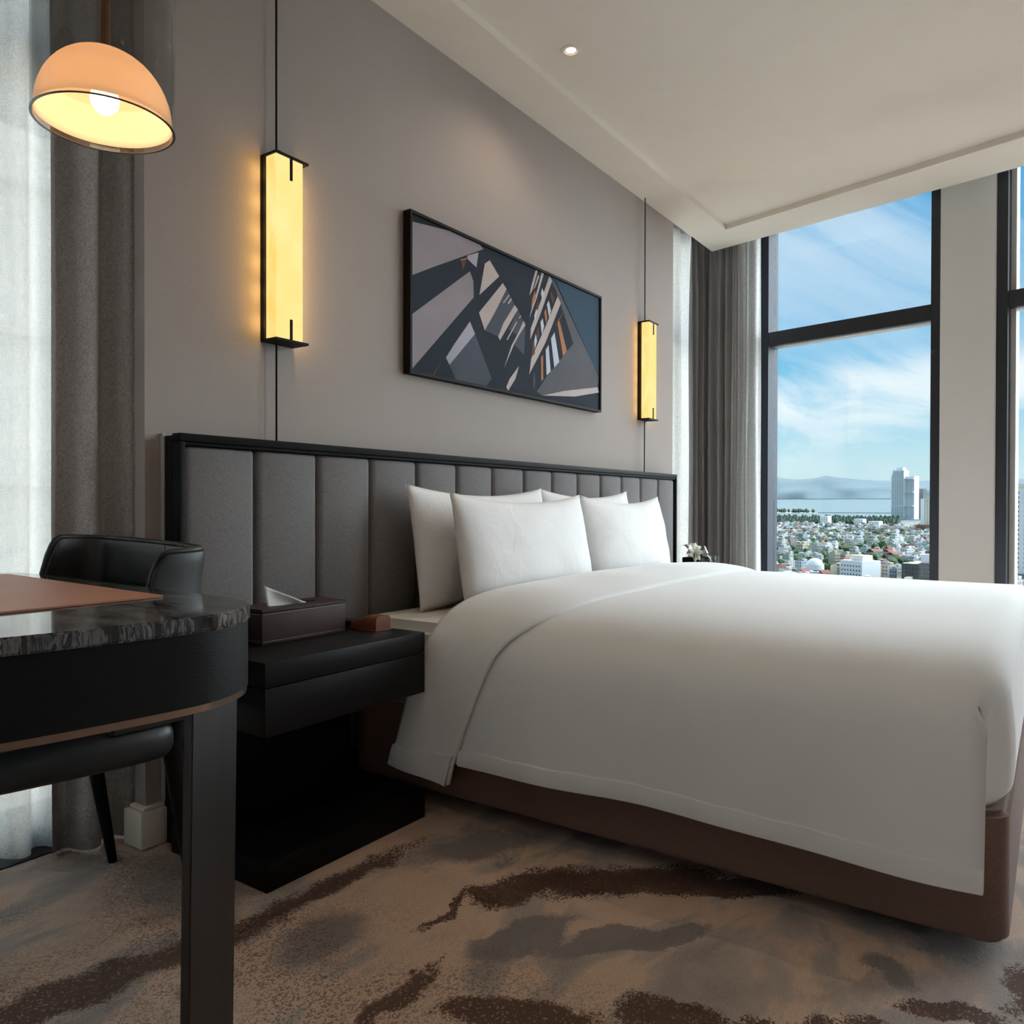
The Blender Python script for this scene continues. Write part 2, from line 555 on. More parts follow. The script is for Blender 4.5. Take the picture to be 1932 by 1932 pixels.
def resample(pts, n):
    p = np.array(pts)
    d = np.r_[0, np.cumsum(np.linalg.norm(np.diff(p, axis=0), axis=1))]
    t = np.linspace(0, d[-1], n)
    return np.stack([np.interp(t, d, p[:, i]) for i in range(p.shape[1])], 1)


def copy_tree(root, loc, **tags):
    r = root.copy()
    COL.objects.link(r)
    r.location = loc
    for ch in [o for o in COL.objects if o.parent == root]:
        c = ch.copy()
        COL.objects.link(c)
        c.parent = r
        for g in [o for o in COL.objects if o.parent == ch]:
            d = g.copy()
            COL.objects.link(d)
            d.parent = c
    tag(r, **tags)
    return r


# ================================================================== the room
ZC = 2.95        # soffit
ZT = 2.985       # raised tray
ZR = 3.20        # slab above the curtain pockets
NW = Vector((0.976, -0.217, 0)).normalized()     # outward normal of the right window wall
TW = Vector((-0.217, -0.976, 0)).normalized()    # along it, away from the headboard wall
PW = Vector((5.814, 0.006, 0))


def W(s, off, z):
    return PW + NW * off + TW * s + Vector((0, 0, z))


def wbox(name, s0, s1, o0, o1, z0, z1, m, parent=None, bevel=0.0):
    pts = [W(s, o, z) for z in (z0, z1) for s, o in ((s0, o0), (s1, o0), (s1, o1), (s0, o1))]
    return hull_box(name, pts, m, parent, bevel)


def struct(o):
    o['kind'] = 'structure'
    return o


# floor
bm = bmesh.new()
bm_box(bm, -1.7, 6.6, -5.4, 0.5, -0.12, 0.0)
struct(link('floor', finish(bm), 'carpet'))
# dark stone strip under the left window
struct(box('trim_1', -1.6, 1.26, 0.18, 0.44, 0.0005, 0.004, 'shadow_gap'))

# headboard wall: a papered panel standing in front of the structural wall
struct(box('wall_headboard', 1.264, 5.076, 0.0, 0.055, 0.0, ZC + 0.02, 'wallpaper'))
struct(box('wall_headboard_core', 1.48, 5.02, 0.06, 0.5, -0.01, ZR, 'plain_wall'))
struct(box('trim_2', 1.2642, 5.0758, -0.004, 0.054, ZC + 0.0205, ZC + 0.16, 'shadow_gap'))
# white skirting that wraps the free end of the panel
bb = box('baseboard_left', 1.2385, 1.326, -0.022, 0.075, 0.0, 0.105, 'white_paint', None, 0.006)
struct(bb)
struct(box('baseboard_left_cap', 1.250, 1.320, -0.012, 0.066, 0.1052, 0.118, 'white_paint', None, 0.006))
struct(box('baseboard_right', 4.952, 5.10, -0.022, 0.075, 0.0, 0.105, 'white_paint', None, 0.006))
# thin pale metal edging between the wall paper and the headboard
struct(box('trim_3', 1.3125, 1.3185, -0.014, -0.0005, 0.12, 1.212, 'reveal_metal'))

# ceiling: soffit ring round a shallow raised tray
outer = [(-1.7, 0.0), (5.8126, 0.0), tuple(W(5.3, 0, 0)[:2]), (-1.7, -5.4)]
t_a, t_b = Vector((5.407, -0.252)), Vector((4.943, -2.028))
t_d = (t_b - t_a).normalized()
t_c = t_a + t_d * 4.2
inner = [(0.45, -0.252), tuple(t_a), tuple(t_c), (0.45, t_c.y)]


def ceiling():
    bm = bmesh.new()
    oz = [bm.verts.new((x, y, ZC)) for x, y in outer]
    iz = [bm.verts.new((x, y, ZC)) for x, y in inner]
    it = [bm.verts.new((x, y, ZT)) for x, y in inner]
    ot = [bm.verts.new((x, y, ZC + 0.16)) for x, y in outer]
    for k in range(4):
        j = (k + 1) % 4
        bm.faces.new((oz[k], oz[j], iz[j], iz[k]))
        bm.faces.new((iz[k], iz[j], it[j], it[k]))
        bm.faces.new((oz[k], oz[j], ot[j], ot[k]))
    bm.faces.new(it)
    bm.faces.new(ot)
    return struct(link('ceiling', finish(bm), 'white_paint'))


ceiling()
struct(prism('ceiling_slab', [(-1.8, 0.62), (6.35, 0.62), tuple(W(5.4, 0.4, 0)[:2]), (-1.8, -5.5)], ZR, ZR + 0.15, 'plain_wall', None, 0, False))
struct(box('wall_back', -1.8, 4.9, -5.55, -5.4, 0, ZR, 'plain_wall'))
struct(box('wall_left', -1.8, -1.65, -5.4, 0.6, 0, ZR, 'plain_wall'))


# left window behind the sheers (same plane as the headboard wall)
def flat_window(name, x0, x1, y, xs, z_tr):
    w = thing(name, (x0, y, 0), kind='structure')
    box('sill', x0, x1, y - 0.05, y + 0.08, 0.0, 0.07, 'frame_metal', w)
    box('head', x0, x1, y - 0.05, y + 0.08, 3.06, ZR, 'frame_metal', w)
    for a in xs:
        box('mullion', a - 0.035, a + 0.035, y - 0.05, y + 0.08, 0.07, 3.06, 'frame_metal', w)
    for a, b in zip(xs, xs[1:]):
        box('transom', a + 0.035, b - 0.035, y - 0.04, y + 0.07, z_tr - 0.105, z_tr, 'frame_metal', w)
        box('pane', a + 0.035, b - 0.035, y + 0.008, y + 0.02, 0.07, z_tr - 0.105, 'window_glass', w)
        box('pane', a + 0.035, b - 0.035, y + 0.008, y + 0.02, z_tr, 3.06, 'window_glass', w)
    return w


flat_window('window_1', -1.65, 1.48, 0.36, [-1.6, -0.1, 1.44], 2.36)
flat_window('window_2', 5.02, 6.02, 0.36, [5.06, 5.98], 2.30)


# right window wall: dark framed tall windows between white columns
OF = 0.20


def tall_window(name, s0, s1, left_w, right_w):
    w = thing(name, W(s0, OF, 0), kind='structure')
    jm = 'jamb_metal_skylit' if left_w > 0.08 else 'frame_metal'
    wbox('jamb', s0, s0 + left_w, OF, OF + 0.14, 0.30, 3.08, jm, w)
    wbox('jamb', s1 - right_w, s1, OF, OF + 0.14, 0.30, 3.08, 'frame_metal', w, 0.003)
    wbox('sill', s0, s1, OF - 0.02, OF + 0.14, 0.22, 0.30, 'frame_metal', w, 0.003)
    wbox('head', s0, s1, OF, OF + 0.14, 3.08, ZR, 'frame_metal', w)
    a, b = s0 + left_w, s1 - right_w
    wbox('transom', a, b, OF + 0.002, OF + 0.055, 2.198, 2.302, 'frame_metal', w, 0.003)
    wbox('transom_reveal', a, b, OF + 0.055, OF + 0.15, 2.198, 2.302, 'reveal_metal', w)
    gb, gm = (0.03, 'reveal_metal') if left_w < 0.08 else (0.006, 'jamb_metal_skylit')
    if left_w < 0.08:
        wbox('glazing_bead', a, a + gb, OF + 0.06, OF + 0.12, 0.30, 2.198, gm, w)
        wbox('glazing_bead', a, a + gb, OF + 0.06, OF + 0.12, 2.302, 3.08, gm, w)
    wbox('pane', a, b, OF + 0.088, OF + 0.098, 0.30, 2.198, 'window_glass', w)
    wbox('pane', a, b, OF + 0.088, OF + 0.098, 2.302, 3.08, 'window_glass', w)
    return w


tall_window('window_3', 0.283, 1.564, 0.085, 0.058)
tall_window('window_4', 1.881, 3.30, 0.059, 0.058)
tall_window('window_5', 3.62, 5.10, 0.059, 0.058)
for k, (a, b) in enumerate(((1.564, 1.881), (3.30, 3.62), (5.10, 5.45))):
    struct(wbox('wall_right_column', a + 0.001, b - 0.001, OF - 0.012, OF + 0.4, 0.0, ZR, 'column_paint', None, 0.004))
struct(wbox('wall_right_corner', 0.0, 0.282, OF + 0.02, OF + 0.14, 0.0, ZR, 'frame_metal'))
struct(wbox('wall_right_sill', 0.0, 5.1, OF + 0.021, OF + 0.30, 0.0, 0.219, 'column_paint'))


# ------------------------------------------------------------------ curtains
def curtain(name, path, z0, z1, folds, amp, m, label, group=None, seed=0, taper=0.0, sharp=0.0, nz=26, hem=0.0):
    rnd = random.Random(seed)
    n = folds * 14
    p = resample(smooth_path(path, 3), n + 1)
    d = np.gradient(p, axis=0)
    d /= np.linalg.norm(d, axis=1)[:, None]
    nr = np.stack([-d[:, 1], d[:, 0]], 1)
    ph = np.linspace(0, folds * 2 * math.pi, n + 1)
    jit = np.array([rnd.uniform(-0.9, 0.9) for _ in range(folds + 2)])
    jx = np.interp(np.linspace(0, folds + 1, n + 1), range(folds + 2), jit)
    am = np.interp(np.linspace(0, folds + 1, n + 1), range(folds + 2), [rnd.uniform(0.55, 1.25) for _ in range(folds + 2)])
    P = []
    for i in range(n + 1):
        col = []
        for k in range(nz + 1):
            v = k / nz
            z = z0 + (z1 - z0) * v
            pinch = 1.0 - 0.55 * v ** 8
            sw = math.sin(ph[i] + jx[i] * (1 + 0.25 * math.sin(3 * v + seed)))
            sw = math.copysign(abs(sw) ** (1.0 - sharp), sw)
            off = amp * am[i] * sw * pinch + 0.004 * math.sin(9 * v + i * 0.35)
            u = i / n
            cx = p[i] + nr[i] * off
            cx = cx + d[i] * (taper * (u - 0.5) * 2 * (1 - v) ** 2)
            col.append((cx[0], cx[1], z + (hem * math.sin(ph[i] * 0.5 + seed) if k == 0 else 0)))
        P.append(col)
    o = link(name, finish(grid_mesh(P), True, 0), m)
    solid(o, 0.0015, 0)
    return tag(o, label, 'curtain', group)


curtain('sheer_curtain', [(-0.9, 0.215), (0.2, 0.22), (1.165, 0.205)], 0.012, 3.10, 15, 0.045, 'sheer_cloth', 'long white sheer curtain over the left window behind the desk', seed=3, sharp=0.3, hem=0.012)
curtain('drape_curtain', [(1.066, 0.135), (1.17, 0.115), (1.30, 0.115), (1.46, 0.14)], 0.008, 3.10, 3, 0.042, 'drape_cloth', 'grey woven drape left of the headboard wall, beside the black chair', seed=11, sharp=0.25)
curtain('sheer_curtain', [(5.03, 0.20), (5.40, 0.20), (5.84, 0.19)], 0.012, 3.10, 5, 0.030, 'sheer_cloth', 'narrow white sheer between the headboard wall and the far grey drape', seed=5)
curtain('drape_curtain', [(5.755, 0.14), (5.88, 0.12), (5.925, 0.06), (5.905, -0.05), (5.872, -0.19)], 0.008, 3.10, 6, 0.034, 'drape_cloth_plain', 'pleated dark grey drape gathered in the far window corner', seed=8, sharp=0.15)
curtain('sheer_curtain', [tuple(W(0.13, 0.10, 0)[:2]), tuple(W(0.24, 0.11, 0)[:2]), tuple(W(0.365, 0.10, 0)[:2])], 0.012, 3.10, 3, 0.022, 'sheer_cloth', 'gathered white sheer at the left jamb of the sea view window', seed=21, taper=0.02)


# ================================================================== downlights
def downlight(loc, label, power):
    x, y, z = loc
    t = thing('downlight', loc, label, 'downlight', 'recessed ceiling downlights')
    lathe('trim_ring', (x, y, z), [(0.026, 0.004), (0.030, -0.0045), (0.043, -0.003), (0.045, 0.0)], 'white_paint', t, 40)
    lathe('lens', (x, y, z - 0.0015), [(0.0, 0.0), (0.018, 0.0), (0.026, 0.003)], 'lamp_lens', t, 32)
    ld = bpy.data.lights.new('downlight', 'SPOT')
    ld.energy = power
    ld.color = (1.0, 0.78, 0.57)
    ld.spot_size = R(150)
    ld.spot_blend = 0.7
    ld.shadow_soft_size = 0.0
    lo = bpy.data.objects.new('downlight_lamp', ld)
    COL.objects.link(lo)
    lo.location = (x, y, z - 0.02)
    lo.parent = t
    lo.matrix_parent_inverse = parent_inv(t)
    return t


emit('lamp_lens', (1.0, 0.86, 0.62), 6.0)
downlight((2.96, -0.433, ZT - 0.0002), 'small recessed ceiling downlight above the bed', DOWN)
downlight((2.96, -1.95, ZT - 0.0002), 'added out-of-view ceiling downlight over the foot of the bed', DOWN)  # this one and the next are added out of view to brighten the room
downlight((1.0, -1.95, ZT - 0.0002), 'added out-of-view ceiling downlight over the desk end of the room', DOWN)


# ================================================================== headboard
HX0, HX1 = 1.318, 4.945
hb = thing('headboard', (3.13, -0.045, 0), 'long grey channel-tufted headboard in a black frame behind the bed', 'headboard')
box('frame_back', HX0, HX1, -0.05, -0.001, 0.0, 1.205, 'headboard_frame', hb)
box('top_rail', HX0, HX1, -0.092, -0.0505, 1.187, 1.211, 'headboard_frame', hb, 0.003)
box('inner_bead', HX0 + 0.02, HX1 - 0.02, -0.086, -0.0505, 1.176, 1.1865, 'headboard_frame', hb, 0.002)
for x0, x1 in ((HX0, HX0 + 0.018), (HX1 - 0.018, HX1)):
    box('stile', x0, x1, -0.092, -0.0505, 0.0, 1.1865, 'headboard_frame', hb, 0.003)
box('plinth', HX0 + 0.0185, HX1 - 0.0185, -0.075, -0.0505, 0.0, 0.10, 'headboard_frame', hb)


def tuft_panel(x0, x1, z0, z1, y0, depth, r):
    P = []
    nu = 10
    us = [0, 0.15, 0.35, 0.65, 1.0]
    prof = [(0, 0.0)] + [(r * (1 - math.cos(a * math.pi / 2)), depth * math.sin(a * math.pi / 2)) for a in us[1:]]
    xs = [x0 + a for a, _ in prof] + [(x0 + x1) / 2] + [x1 - a for a, _ in prof[::-1]]
    ds = [b for _, b in prof] + [depth * 1.18] + [b for _, b in prof[::-1]]
    zs = [z0 + a * 0.6 for a, _ in prof] + [z1 - a * 0.6 for a, _ in prof[::-1]]
    zd = [b / depth for _, b in prof] + [b / depth for _, b in prof[::-1]]
    for x, d in zip(xs, ds):
        P.append([(x, y0 - d * min(1, q), z) for z, q in zip(zs, zd)])
    return finish(grid_mesh(P), True, 0)


pw = 0.2567
pm = tuft_panel(0.0006, pw - 0.0006, 0.102, 1.176, 0.0, 0.030, 0.026)
pm.materials.append(MATS['headboard_cloth'])
for k in range(14):
    o = bpy.data.objects.new('panel', pm)
    COL.objects.link(o)
    o.location = (HX0 + 0.0185 + k * (HX1 - HX0 - 0.037) / 14, -0.0502, 0)
    o.parent = hb
    o.matrix_parent_inverse = parent_inv(hb)


# ================================================================== wall sconces
def alabaster():
    """glowing veined stone: front faces emit paler, side faces more orange"""
    m = bpy.data.materials.new('alabaster')
    m.use_nodes = True
    t = NT(m.node_tree)
    t.n.clear()
    oc = t.add('ShaderNodeTexCoord').outputs['Object']
    n = t.noise(t.mapping(oc, scale=(1, 1, 0.6)), 9.0, 5.0, 0.6, 0.8)
    ny = t.math('ABSOLUTE', t.add('ShaderNodeSeparateXYZ', {0: t.add('ShaderNodeNewGeometry').outputs['Normal']}).outputs[1])
    c = t.mix(ny, (1.0, 0.57, 0.13, 1), (1.0, 0.70, 0.24, 1))
    c = t.mix(t.ramp(n, [(0.35, (0, 0, 0, 1)), (0.7, (1, 1, 1, 1))]), c, (1.0, 0.76, 0.32, 1))
    e = t.add('ShaderNodeEmission', {'Color': c, 'Strength': ALAB})
    t.add('ShaderNodeOutputMaterial', {'Surface': e.outputs[0]})
    MATS['alabaster'] = m


alabaster()


def sconce(x, label):
    t = thing('wall_sconce', (x, 0, 1.545), label, 'wall lamp', 'alabaster sconces either side of the painting')
    z0, z1 = 1.545, 2.165
    box('back_plate', x, x + 0.135, -0.018, -0.0005, z0 + 0.008, z1 - 0.008, 'black_metal', t)
    box('cap', x, x + 0.136, -0.082, -0.0005, z1 - 0.008, z1, 'black_metal', t)
    box('base_cap', x, x + 0.136, -0.082, -0.0005, z0, z0 + 0.008, 'black_metal', t)
    box('alabaster_shade', x + 0.003, x + 0.114, -0.078, -0.026, z0 + 0.0085, z1 - 0.0085, 'alabaster', t, 0.002)
    box('clip', x + 0.058, x + 0.067, -0.083, -0.0785, z1 - 0.082, z1 - 0.0082, 'black_metal', t)
    box('clip', x + 0.058, x + 0.067, -0.083, -0.0785, z0 + 0.0082, z0 + 0.075, 'black_metal', t)
    tube('cord', [(x + 0.042, -0.03, z1), (x + 0.042, -0.03, ZC + 0.0)], 0.0034, 'black_metal', t, 8)
    tube('cord', [(x + 0.042, -0.03, z0), (x + 0.042, -0.03, 1.2115)], 0.0034, 'black_metal', t, 8)
    # the light that leaves the sides of the stone and washes the wall
    for sx, k in ((x - 0.006, 0.8), (x + 0.128, 1.0)):
        for q in range(6):
            ld = bpy.data.lights.new('sconce_glow', 'POINT')
            ld.energy = GLOW * k
            ld.color = (1.0, 0.60, 0.20)
            ld.shadow_soft_size = 0.0
            lo = bpy.data.objects.new('sconce_glow', ld)
            COL.objects.link(lo)
            lo.location = (sx, -0.050, z0 + 0.06 + q * (z1 - z0 - 0.12) / 5)
            lo.parent = t
            lo.matrix_parent_inverse = parent_inv(t)
    return t


sconce(1.668, 'large glowing alabaster wall lamp nearest the desk, left of the painting')
sconce(4.523, 'small-looking far alabaster wall lamp right of the painting, by the window')


# ================================================================== painting
ART={
 'dark2':[ [(2.384,2.182),(2.613,2.187),(2.384,2.153)] ],
 'bluegrey':[ [(3.455,2.180),(3.490,2.169),(3.969,1.734),(3.957,1.740)],[(3.416,2.187),(3.992,2.193),(3.980,1.743)] ],
 'taupe':[ [(3.509,2.097),(3.567,2.027),(3.673,1.878),(3.406,1.664),(3.311,1.575),(3.364,1.561),(3.581,1.611),(3.946,1.676),(3.965,1.733),(3.465,2.182)] ],
 'slate':[ [(2.801,1.772),(2.928,1.588),(2.887,1.546),(2.666,1.547),(2.621,1.607)],[(3.046,2.030),(3.114,1.968),(3.020,1.862),(2.979,1.792),(2.874,1.802),(2.954,1.902)],[(3.141,1.952),(3.207,1.889),(3.197,1.741),(3.110,1.779),(3.147,1.825),(3.067,1.841)],[(3.288,1.674),(3.299,1.631),(3.290,1.579),(3.276,1.615)] ],
 'lilac':[ [(2.384,2.152),(2.613,2.184),(2.837,2.184),(2.864,2.170),(2.639,2.061),(2.522,2.005),(2.381,1.934)],[(2.763,2.044),(2.788,2.007),(2.791,1.934),(2.709,1.858),(2.375,1.549),(2.376,1.772),(2.572,1.910)] ],
 'lav':[ [(2.764,1.821),(2.801,1.772),(2.621,1.607),(2.597,1.634),(2.657,1.705)],[(2.826,2.145),(2.811,2.073),(2.749,2.093),(2.743,2.108)] ],
 'cream':[ [(2.911,2.131),(2.986,2.075),(2.833,1.954),(2.874,2.107)],[(3.015,2.051),(3.046,2.030),(2.954,1.902),(2.874,1.802),(2.830,1.874)],[(3.114,1.968),(3.141,1.952),(2.993,1.777),(2.979,1.792),(3.020,1.862)],[(3.067,2.009),(3.071,2.004),(3.023,1.957),(3.017,1.959)],[(3.083,1.995),(3.090,1.989),(3.063,1.961),(3.056,1.965)],[(3.131,1.894),(3.135,1.889),(3.055,1.789),(3.048,1.791)],[(3.191,1.907),(3.207,1.889),(3.147,1.825),(3.110,1.779),(3.026,1.651),(3.088,1.769),(3.142,1.836)],[(3.151,1.679),(3.121,1.613),(3.061,1.545),(3.045,1.564),(3.073,1.607)],[(3.163,1.929),(3.169,1.924),(3.152,1.909),(3.150,1.913)],[(3.364,1.561),(3.581,1.611),(3.946,1.676),(3.973,1.648),(3.688,1.593)],[(3.428,2.183),(3.455,2.166),(3.333,1.954),(3.250,1.824),(3.255,1.882),(3.344,2.033)],[(3.509,2.097),(3.541,2.068),(3.393,1.837),(3.242,1.651),(3.259,1.732),(3.405,1.936)],[(3.299,2.184),(3.317,2.184),(3.269,2.073),(3.241,2.042),(3.263,2.103)],[(3.353,2.185),(3.374,2.185),(3.309,2.044),(3.243,1.930),(3.263,1.984),(3.315,2.090)],[(3.320,2.164),(3.332,2.157),(3.292,2.091),(3.280,2.082)] ],
 'white':[ [(3.478,1.903),(3.527,1.757),(3.477,1.720),(3.444,1.865)],[(3.421,1.829),(3.442,1.695),(3.403,1.669),(3.393,1.797)],[(3.422,2.056),(3.443,2.008),(3.426,1.969),(3.404,2.032)],[(3.358,2.106),(3.377,2.085),(3.362,2.043),(3.347,2.075)],[(3.363,1.953),(3.378,1.915),(3.357,1.869),(3.343,1.930)],[(3.307,1.996),(3.315,1.976),(3.292,1.927),(3.286,1.951)],[(3.301,1.865),(3.312,1.829),(3.293,1.788),(3.285,1.824)] ],
 'orange':[ [(3.528,1.973),(3.604,1.825),(3.565,1.793),(3.506,1.954)],[(3.369,1.769),(3.370,1.643),(3.352,1.635),(3.348,1.752)],[(3.395,2.008),(3.407,1.968),(3.399,1.928),(3.378,1.988)],[(2.570,1.618),(2.516,1.543),(2.513,1.545)],[(3.567,2.027),(3.511,1.959),(3.506,1.962)],[(3.292,2.078),(3.300,2.042),(3.258,1.983),(3.269,2.035)],[(2.695,2.078),(2.743,2.100),(2.741,2.093),(2.698,2.075)] ],
 'rust':[ [(2.698,2.075),(2.741,2.093),(2.714,2.035)],[(3.327,1.902),(3.333,1.858),(3.312,1.829),(3.308,1.879)],[(3.287,1.831),(3.293,1.763),(3.262,1.742),(3.270,1.816)],[(3.321,2.034),(3.327,2.016),(3.304,1.980),(3.300,1.992)],[(3.447,2.113),(3.475,2.080),(3.465,2.045),(3.434,2.084)] ],
}

pt = thing('framed_painting', (3.17, -0.02, 1.535), 'wide abstract painting of angular shards in a black frame above the bed', 'painting')
PX0, PX1, PZ0, PZ1 = 2.362, 3.976, 1.535, 2.196
for nm, a in (('frame_rail', (PX0, PX1, PZ1 - 0.012, PZ1)), ('frame_rail', (PX0, PX1, PZ0, PZ0 + 0.012)), ('frame_stile', (PX0, PX0 + 0.012, PZ0 + 0.0121, PZ1 - 0.0121)), ('frame_stile', (PX1 - 0.012, PX1, PZ0 + 0.0121, PZ1 - 0.0121))):
    box(nm, a[0], a[1], -0.040, -0.001, a[2], a[3], 'black_metal', pt)
ARTC = {'ground': (52, 57, 66), 'dark2': (48, 50, 52), 'bluegrey': (66, 84, 100), 'taupe': (98, 98, 102), 'slate': (84, 88, 98), 'lilac': (150, 140, 146), 'lav': (168, 164, 178), 'cream': (190, 176, 172), 'white': (200, 202, 212), 'orange': (176, 124, 92), 'rust': (104, 76, 70)}
for k, c in ARTC.items():
    mat('paint_' + k, lin(*c), 0.8, var=0.10, vscale=3.0, bump=0.05, bscale=400, spec=0.08)
order = ['ground'] + list(ART)
bm = bmesh.new()
x0, x1, z0, z1 = PX0 + 0.0125, PX1 - 0.0125, PZ0 + 0.0125, PZ1 - 0.0125
bm_box(bm, x0, x1, -0.030, -0.012, z0, z1)
for li, k in enumerate(ART):
    for poly in ART[k]:
        vs = [bm.verts.new((min(max(a, x0 + 0.001), x1 - 0.001), -0.0302 - 0.00012 * li, min(max(b, z0 + 0.001), z1 - 0.001))) for a, b in poly]
        try:
            f = bm.faces.new(vs)
            f.material_index = li + 1
        except ValueError:
            pass
me = bpy.data.meshes.new('m')
bmesh.ops.triangulate(bm, faces=[f for f in bm.faces if len(f.verts) > 4])
bm.to_mesh(me)
bm.free()
link('canvas', me, ['paint_' + k for k in order], pt)


# ================================================================== nightstands
def nightstand(x0, x1, label):
    t = thing('nightstand', ((x0 + x1) / 2, -0.3, 0), label, 'nightstand', 'black nightstands either side of the bed')
    yb, yf = -0.094, -0.518
    box('top', x0, x1, yf, yb, 0.528, 0.593, 'stand_wood', t, 0.0015)
    box('drawer', x0, x1, yf, yb, 0.400, 0.5255, 'stand_wood', t, 0.0015)
    box('back_panel', x0 + 0.02, x1 - 0.02, -0.20, yb, 0.078, 0.3995, 'black_wood', t)
    box('base', x0, x1 - 0.005, yf - 0.006, yb, 0.0, 0.077, 'black_wood', t, 0.0015)
    return t


nightstand(1.287, 1.906, 'black wooden nightstand with the tissue box, between desk and bed')
nightstand(4.36, 4.94, 'black nightstand hidden beyond the far side of the bed, under the lilies')

# tissue box
tx = thing('tissue_box', (1.6, -0.23, 0.593), 'dark brown stitched leather tissue box on the nightstand', 'tissue box')
bx = (1.440, 1.763, -0.306, -0.172)
Z0, Z1 = 0.5935, 0.697
box('body', bx[0], bx[1], bx[2], bx[3], Z0, Z1 - 0.010, 'brown_leather', tx, 0.003)
box('lid_rim', bx[0] - 0.001, bx[1] + 0.001, bx[2] - 0.001, bx[3] + 0.001, Z1 - 0.0095, Z1 - 0.004, 'brown_leather', tx, 0.002)
# top plate with an oval slot
bm = bmesh.new()
cx, cy = (bx[0] + bx[1]) / 2, (bx[2] + bx[3]) / 2
n = 32
ring_o, ring_i = [], []
for k in range(n):
    a = 2 * math.pi * k / n
    c_, s_ = math.cos(a), math.sin(a)
    q = max(abs(c_), abs(s_))
    ring_o.append(bm.verts.new((cx + c_ / q * (bx[1] - bx[0]) / 2, cy + s_ / q * (bx[3] - bx[2]) / 2, Z1)))
    ring_i.append(bm.verts.new((cx + c_ * 0.095, cy + s_ * 0.024, Z1)))
lo_o = [bm.verts.new((v.co.x, v.co.y, Z1 - 0.0036)) for v in ring_o]
lo_i = [bm.verts.new((v.co.x, v.co.y, Z1 - 0.0036)) for v in ring_i]
for k in range(n):
    j = (k + 1) % n
    bm.faces.new((ring_o[k], ring_o[j], ring_i[j], ring_i[k]))
    bm.faces.new((ring_i[k], ring_i[j], lo_i[j], lo_i[k]))
    bm.faces.new((ring_o[k], ring_o[j], lo_o[j], lo_o[k]))
link('lid', finish(bm), 'brown_leather', tx)


def stitches(name, segs, m, parent, step=0.0075, ln=0.0045, w=0.0011):
    bm = bmesh.new()
    for a, b in segs:
        a, b = Vector(a), Vector(b)
        L = (b - a).length
        d = (b - a).normalized()
        for i in range(int(L / step)):
            p = a + d * (i * step + 0.001)
            q = p + d * ln
            e = Vector((w / 2,) * 3)
            lo = Vector([min(p[k], q[k]) for k in range(3)]) - e
            hi = Vector([max(p[k], q[k]) for k in range(3)]) + e
            bm_box(bm, lo.x, hi.x, lo.y, hi.y, lo.z, hi.z)
    o = link(name, finish(bm), m, parent)
    return tag(o, kind='stuff')


yf_, xl_ = bx[2] - 0.0004, bx[0] - 0.0004
stitches('stitching', [((bx[0] + 0.004, yf_, Z1 - 0.014), (bx[1] - 0.004, yf_, Z1 - 0.014)), ((bx[0] + 0.004, yf_, Z0 + 0.010), (bx[1] - 0.004, yf_, Z0 + 0.010)),
                       ((xl_, bx[2] + 0.004, Z1 - 0.014), (xl_, bx[3] - 0.004, Z1 - 0.014)), ((xl_, bx[2] + 0.004, Z0 + 0.010), (xl_, bx[3] - 0.004, Z0 + 0.010))], 'stitch', tx)
# tissue standing in the slot: one folded sheet
P = []
for i in range(13):
    u = i / 12
    row = []
    for k in range(9):
        v = k / 8
        hgt = 0.062 * (1 - u) ** 1.15 + 0.002
        x = 1.510 + 0.135 * u - 0.012 * v * (1 - u)
        y = -0.240 + 0.012 * math.sin(u * 4 + v * 2) * v - 0.010 * v
        row.append((x, y, Z1 - 0.012 + (hgt + 0.010) * v))
    P.append(row)
tp = link('tissue', finish(grid_mesh(P), True, 0), 'tissue_paper')
solid(tp, 0.0012, 0)
tag(tp, 'white folded tissue standing out of the brown leather box', 'tissue')

# remote control in its leather sleeve
po = thing('remote_sleeve', (1.85, -0.33, 0.593), 'small tan brown leather remote sleeve on the nightstand corner by the bed', 'leather sleeve')
bm = bmesh.new()
P = []
for i in range(9):
    u = i / 8
    row = []
    y = -0.388 + 0.118 * u
    hh = 0.044 * (1 - 0.55 * max(0, u - 0.45) / 0.55)
    for k in range(17):
        a = math.pi * k / 16
        c_, s_ = math.cos(a), math.sin(a)
        row.append((1.851 - 0.034 * math.copysign(abs(c_) ** 0.35, c_), y, 0.5975 + hh * abs(s_) ** 0.4))
    P.append(row)
bm = grid_mesh(P)
bm.verts.ensure_lookup_table()
k0 = [v for v in bm.verts if abs(v.co.y + 0.388) < 1e-5]
bm.faces.new(k0)
bm.faces.new([v for v in bm.verts if abs(v.co.y + 0.270) < 1e-5])
link('body', finish(bm, True, 40), 'pouch_leather', po)
box('base_flap', 1.814, 1.888, -0.391, -0.262, 0.5935, 0.5972, 'pouch_leather', po, 0.001)
rc = box('remote_control', 1.824, 1.874, -0.268, -0.150, 0.5973, 0.617, 'leather_edge', None, 0.004)
tag(rc, 'end of a black remote control sticking out of the tan leather sleeve', 'remote control')

# lilies in a black cube vase on the far nightstand, and a cut glass
fv = thing('lily_vase', (4.80, -0.28, 0.593), 'white lilies in a square black vase on the far nightstand', 'vase')
box('vase', 4.735, 4.873, -0.345, -0.215, 0.5935, 0.672, 'black_metal', fv, 0.003)


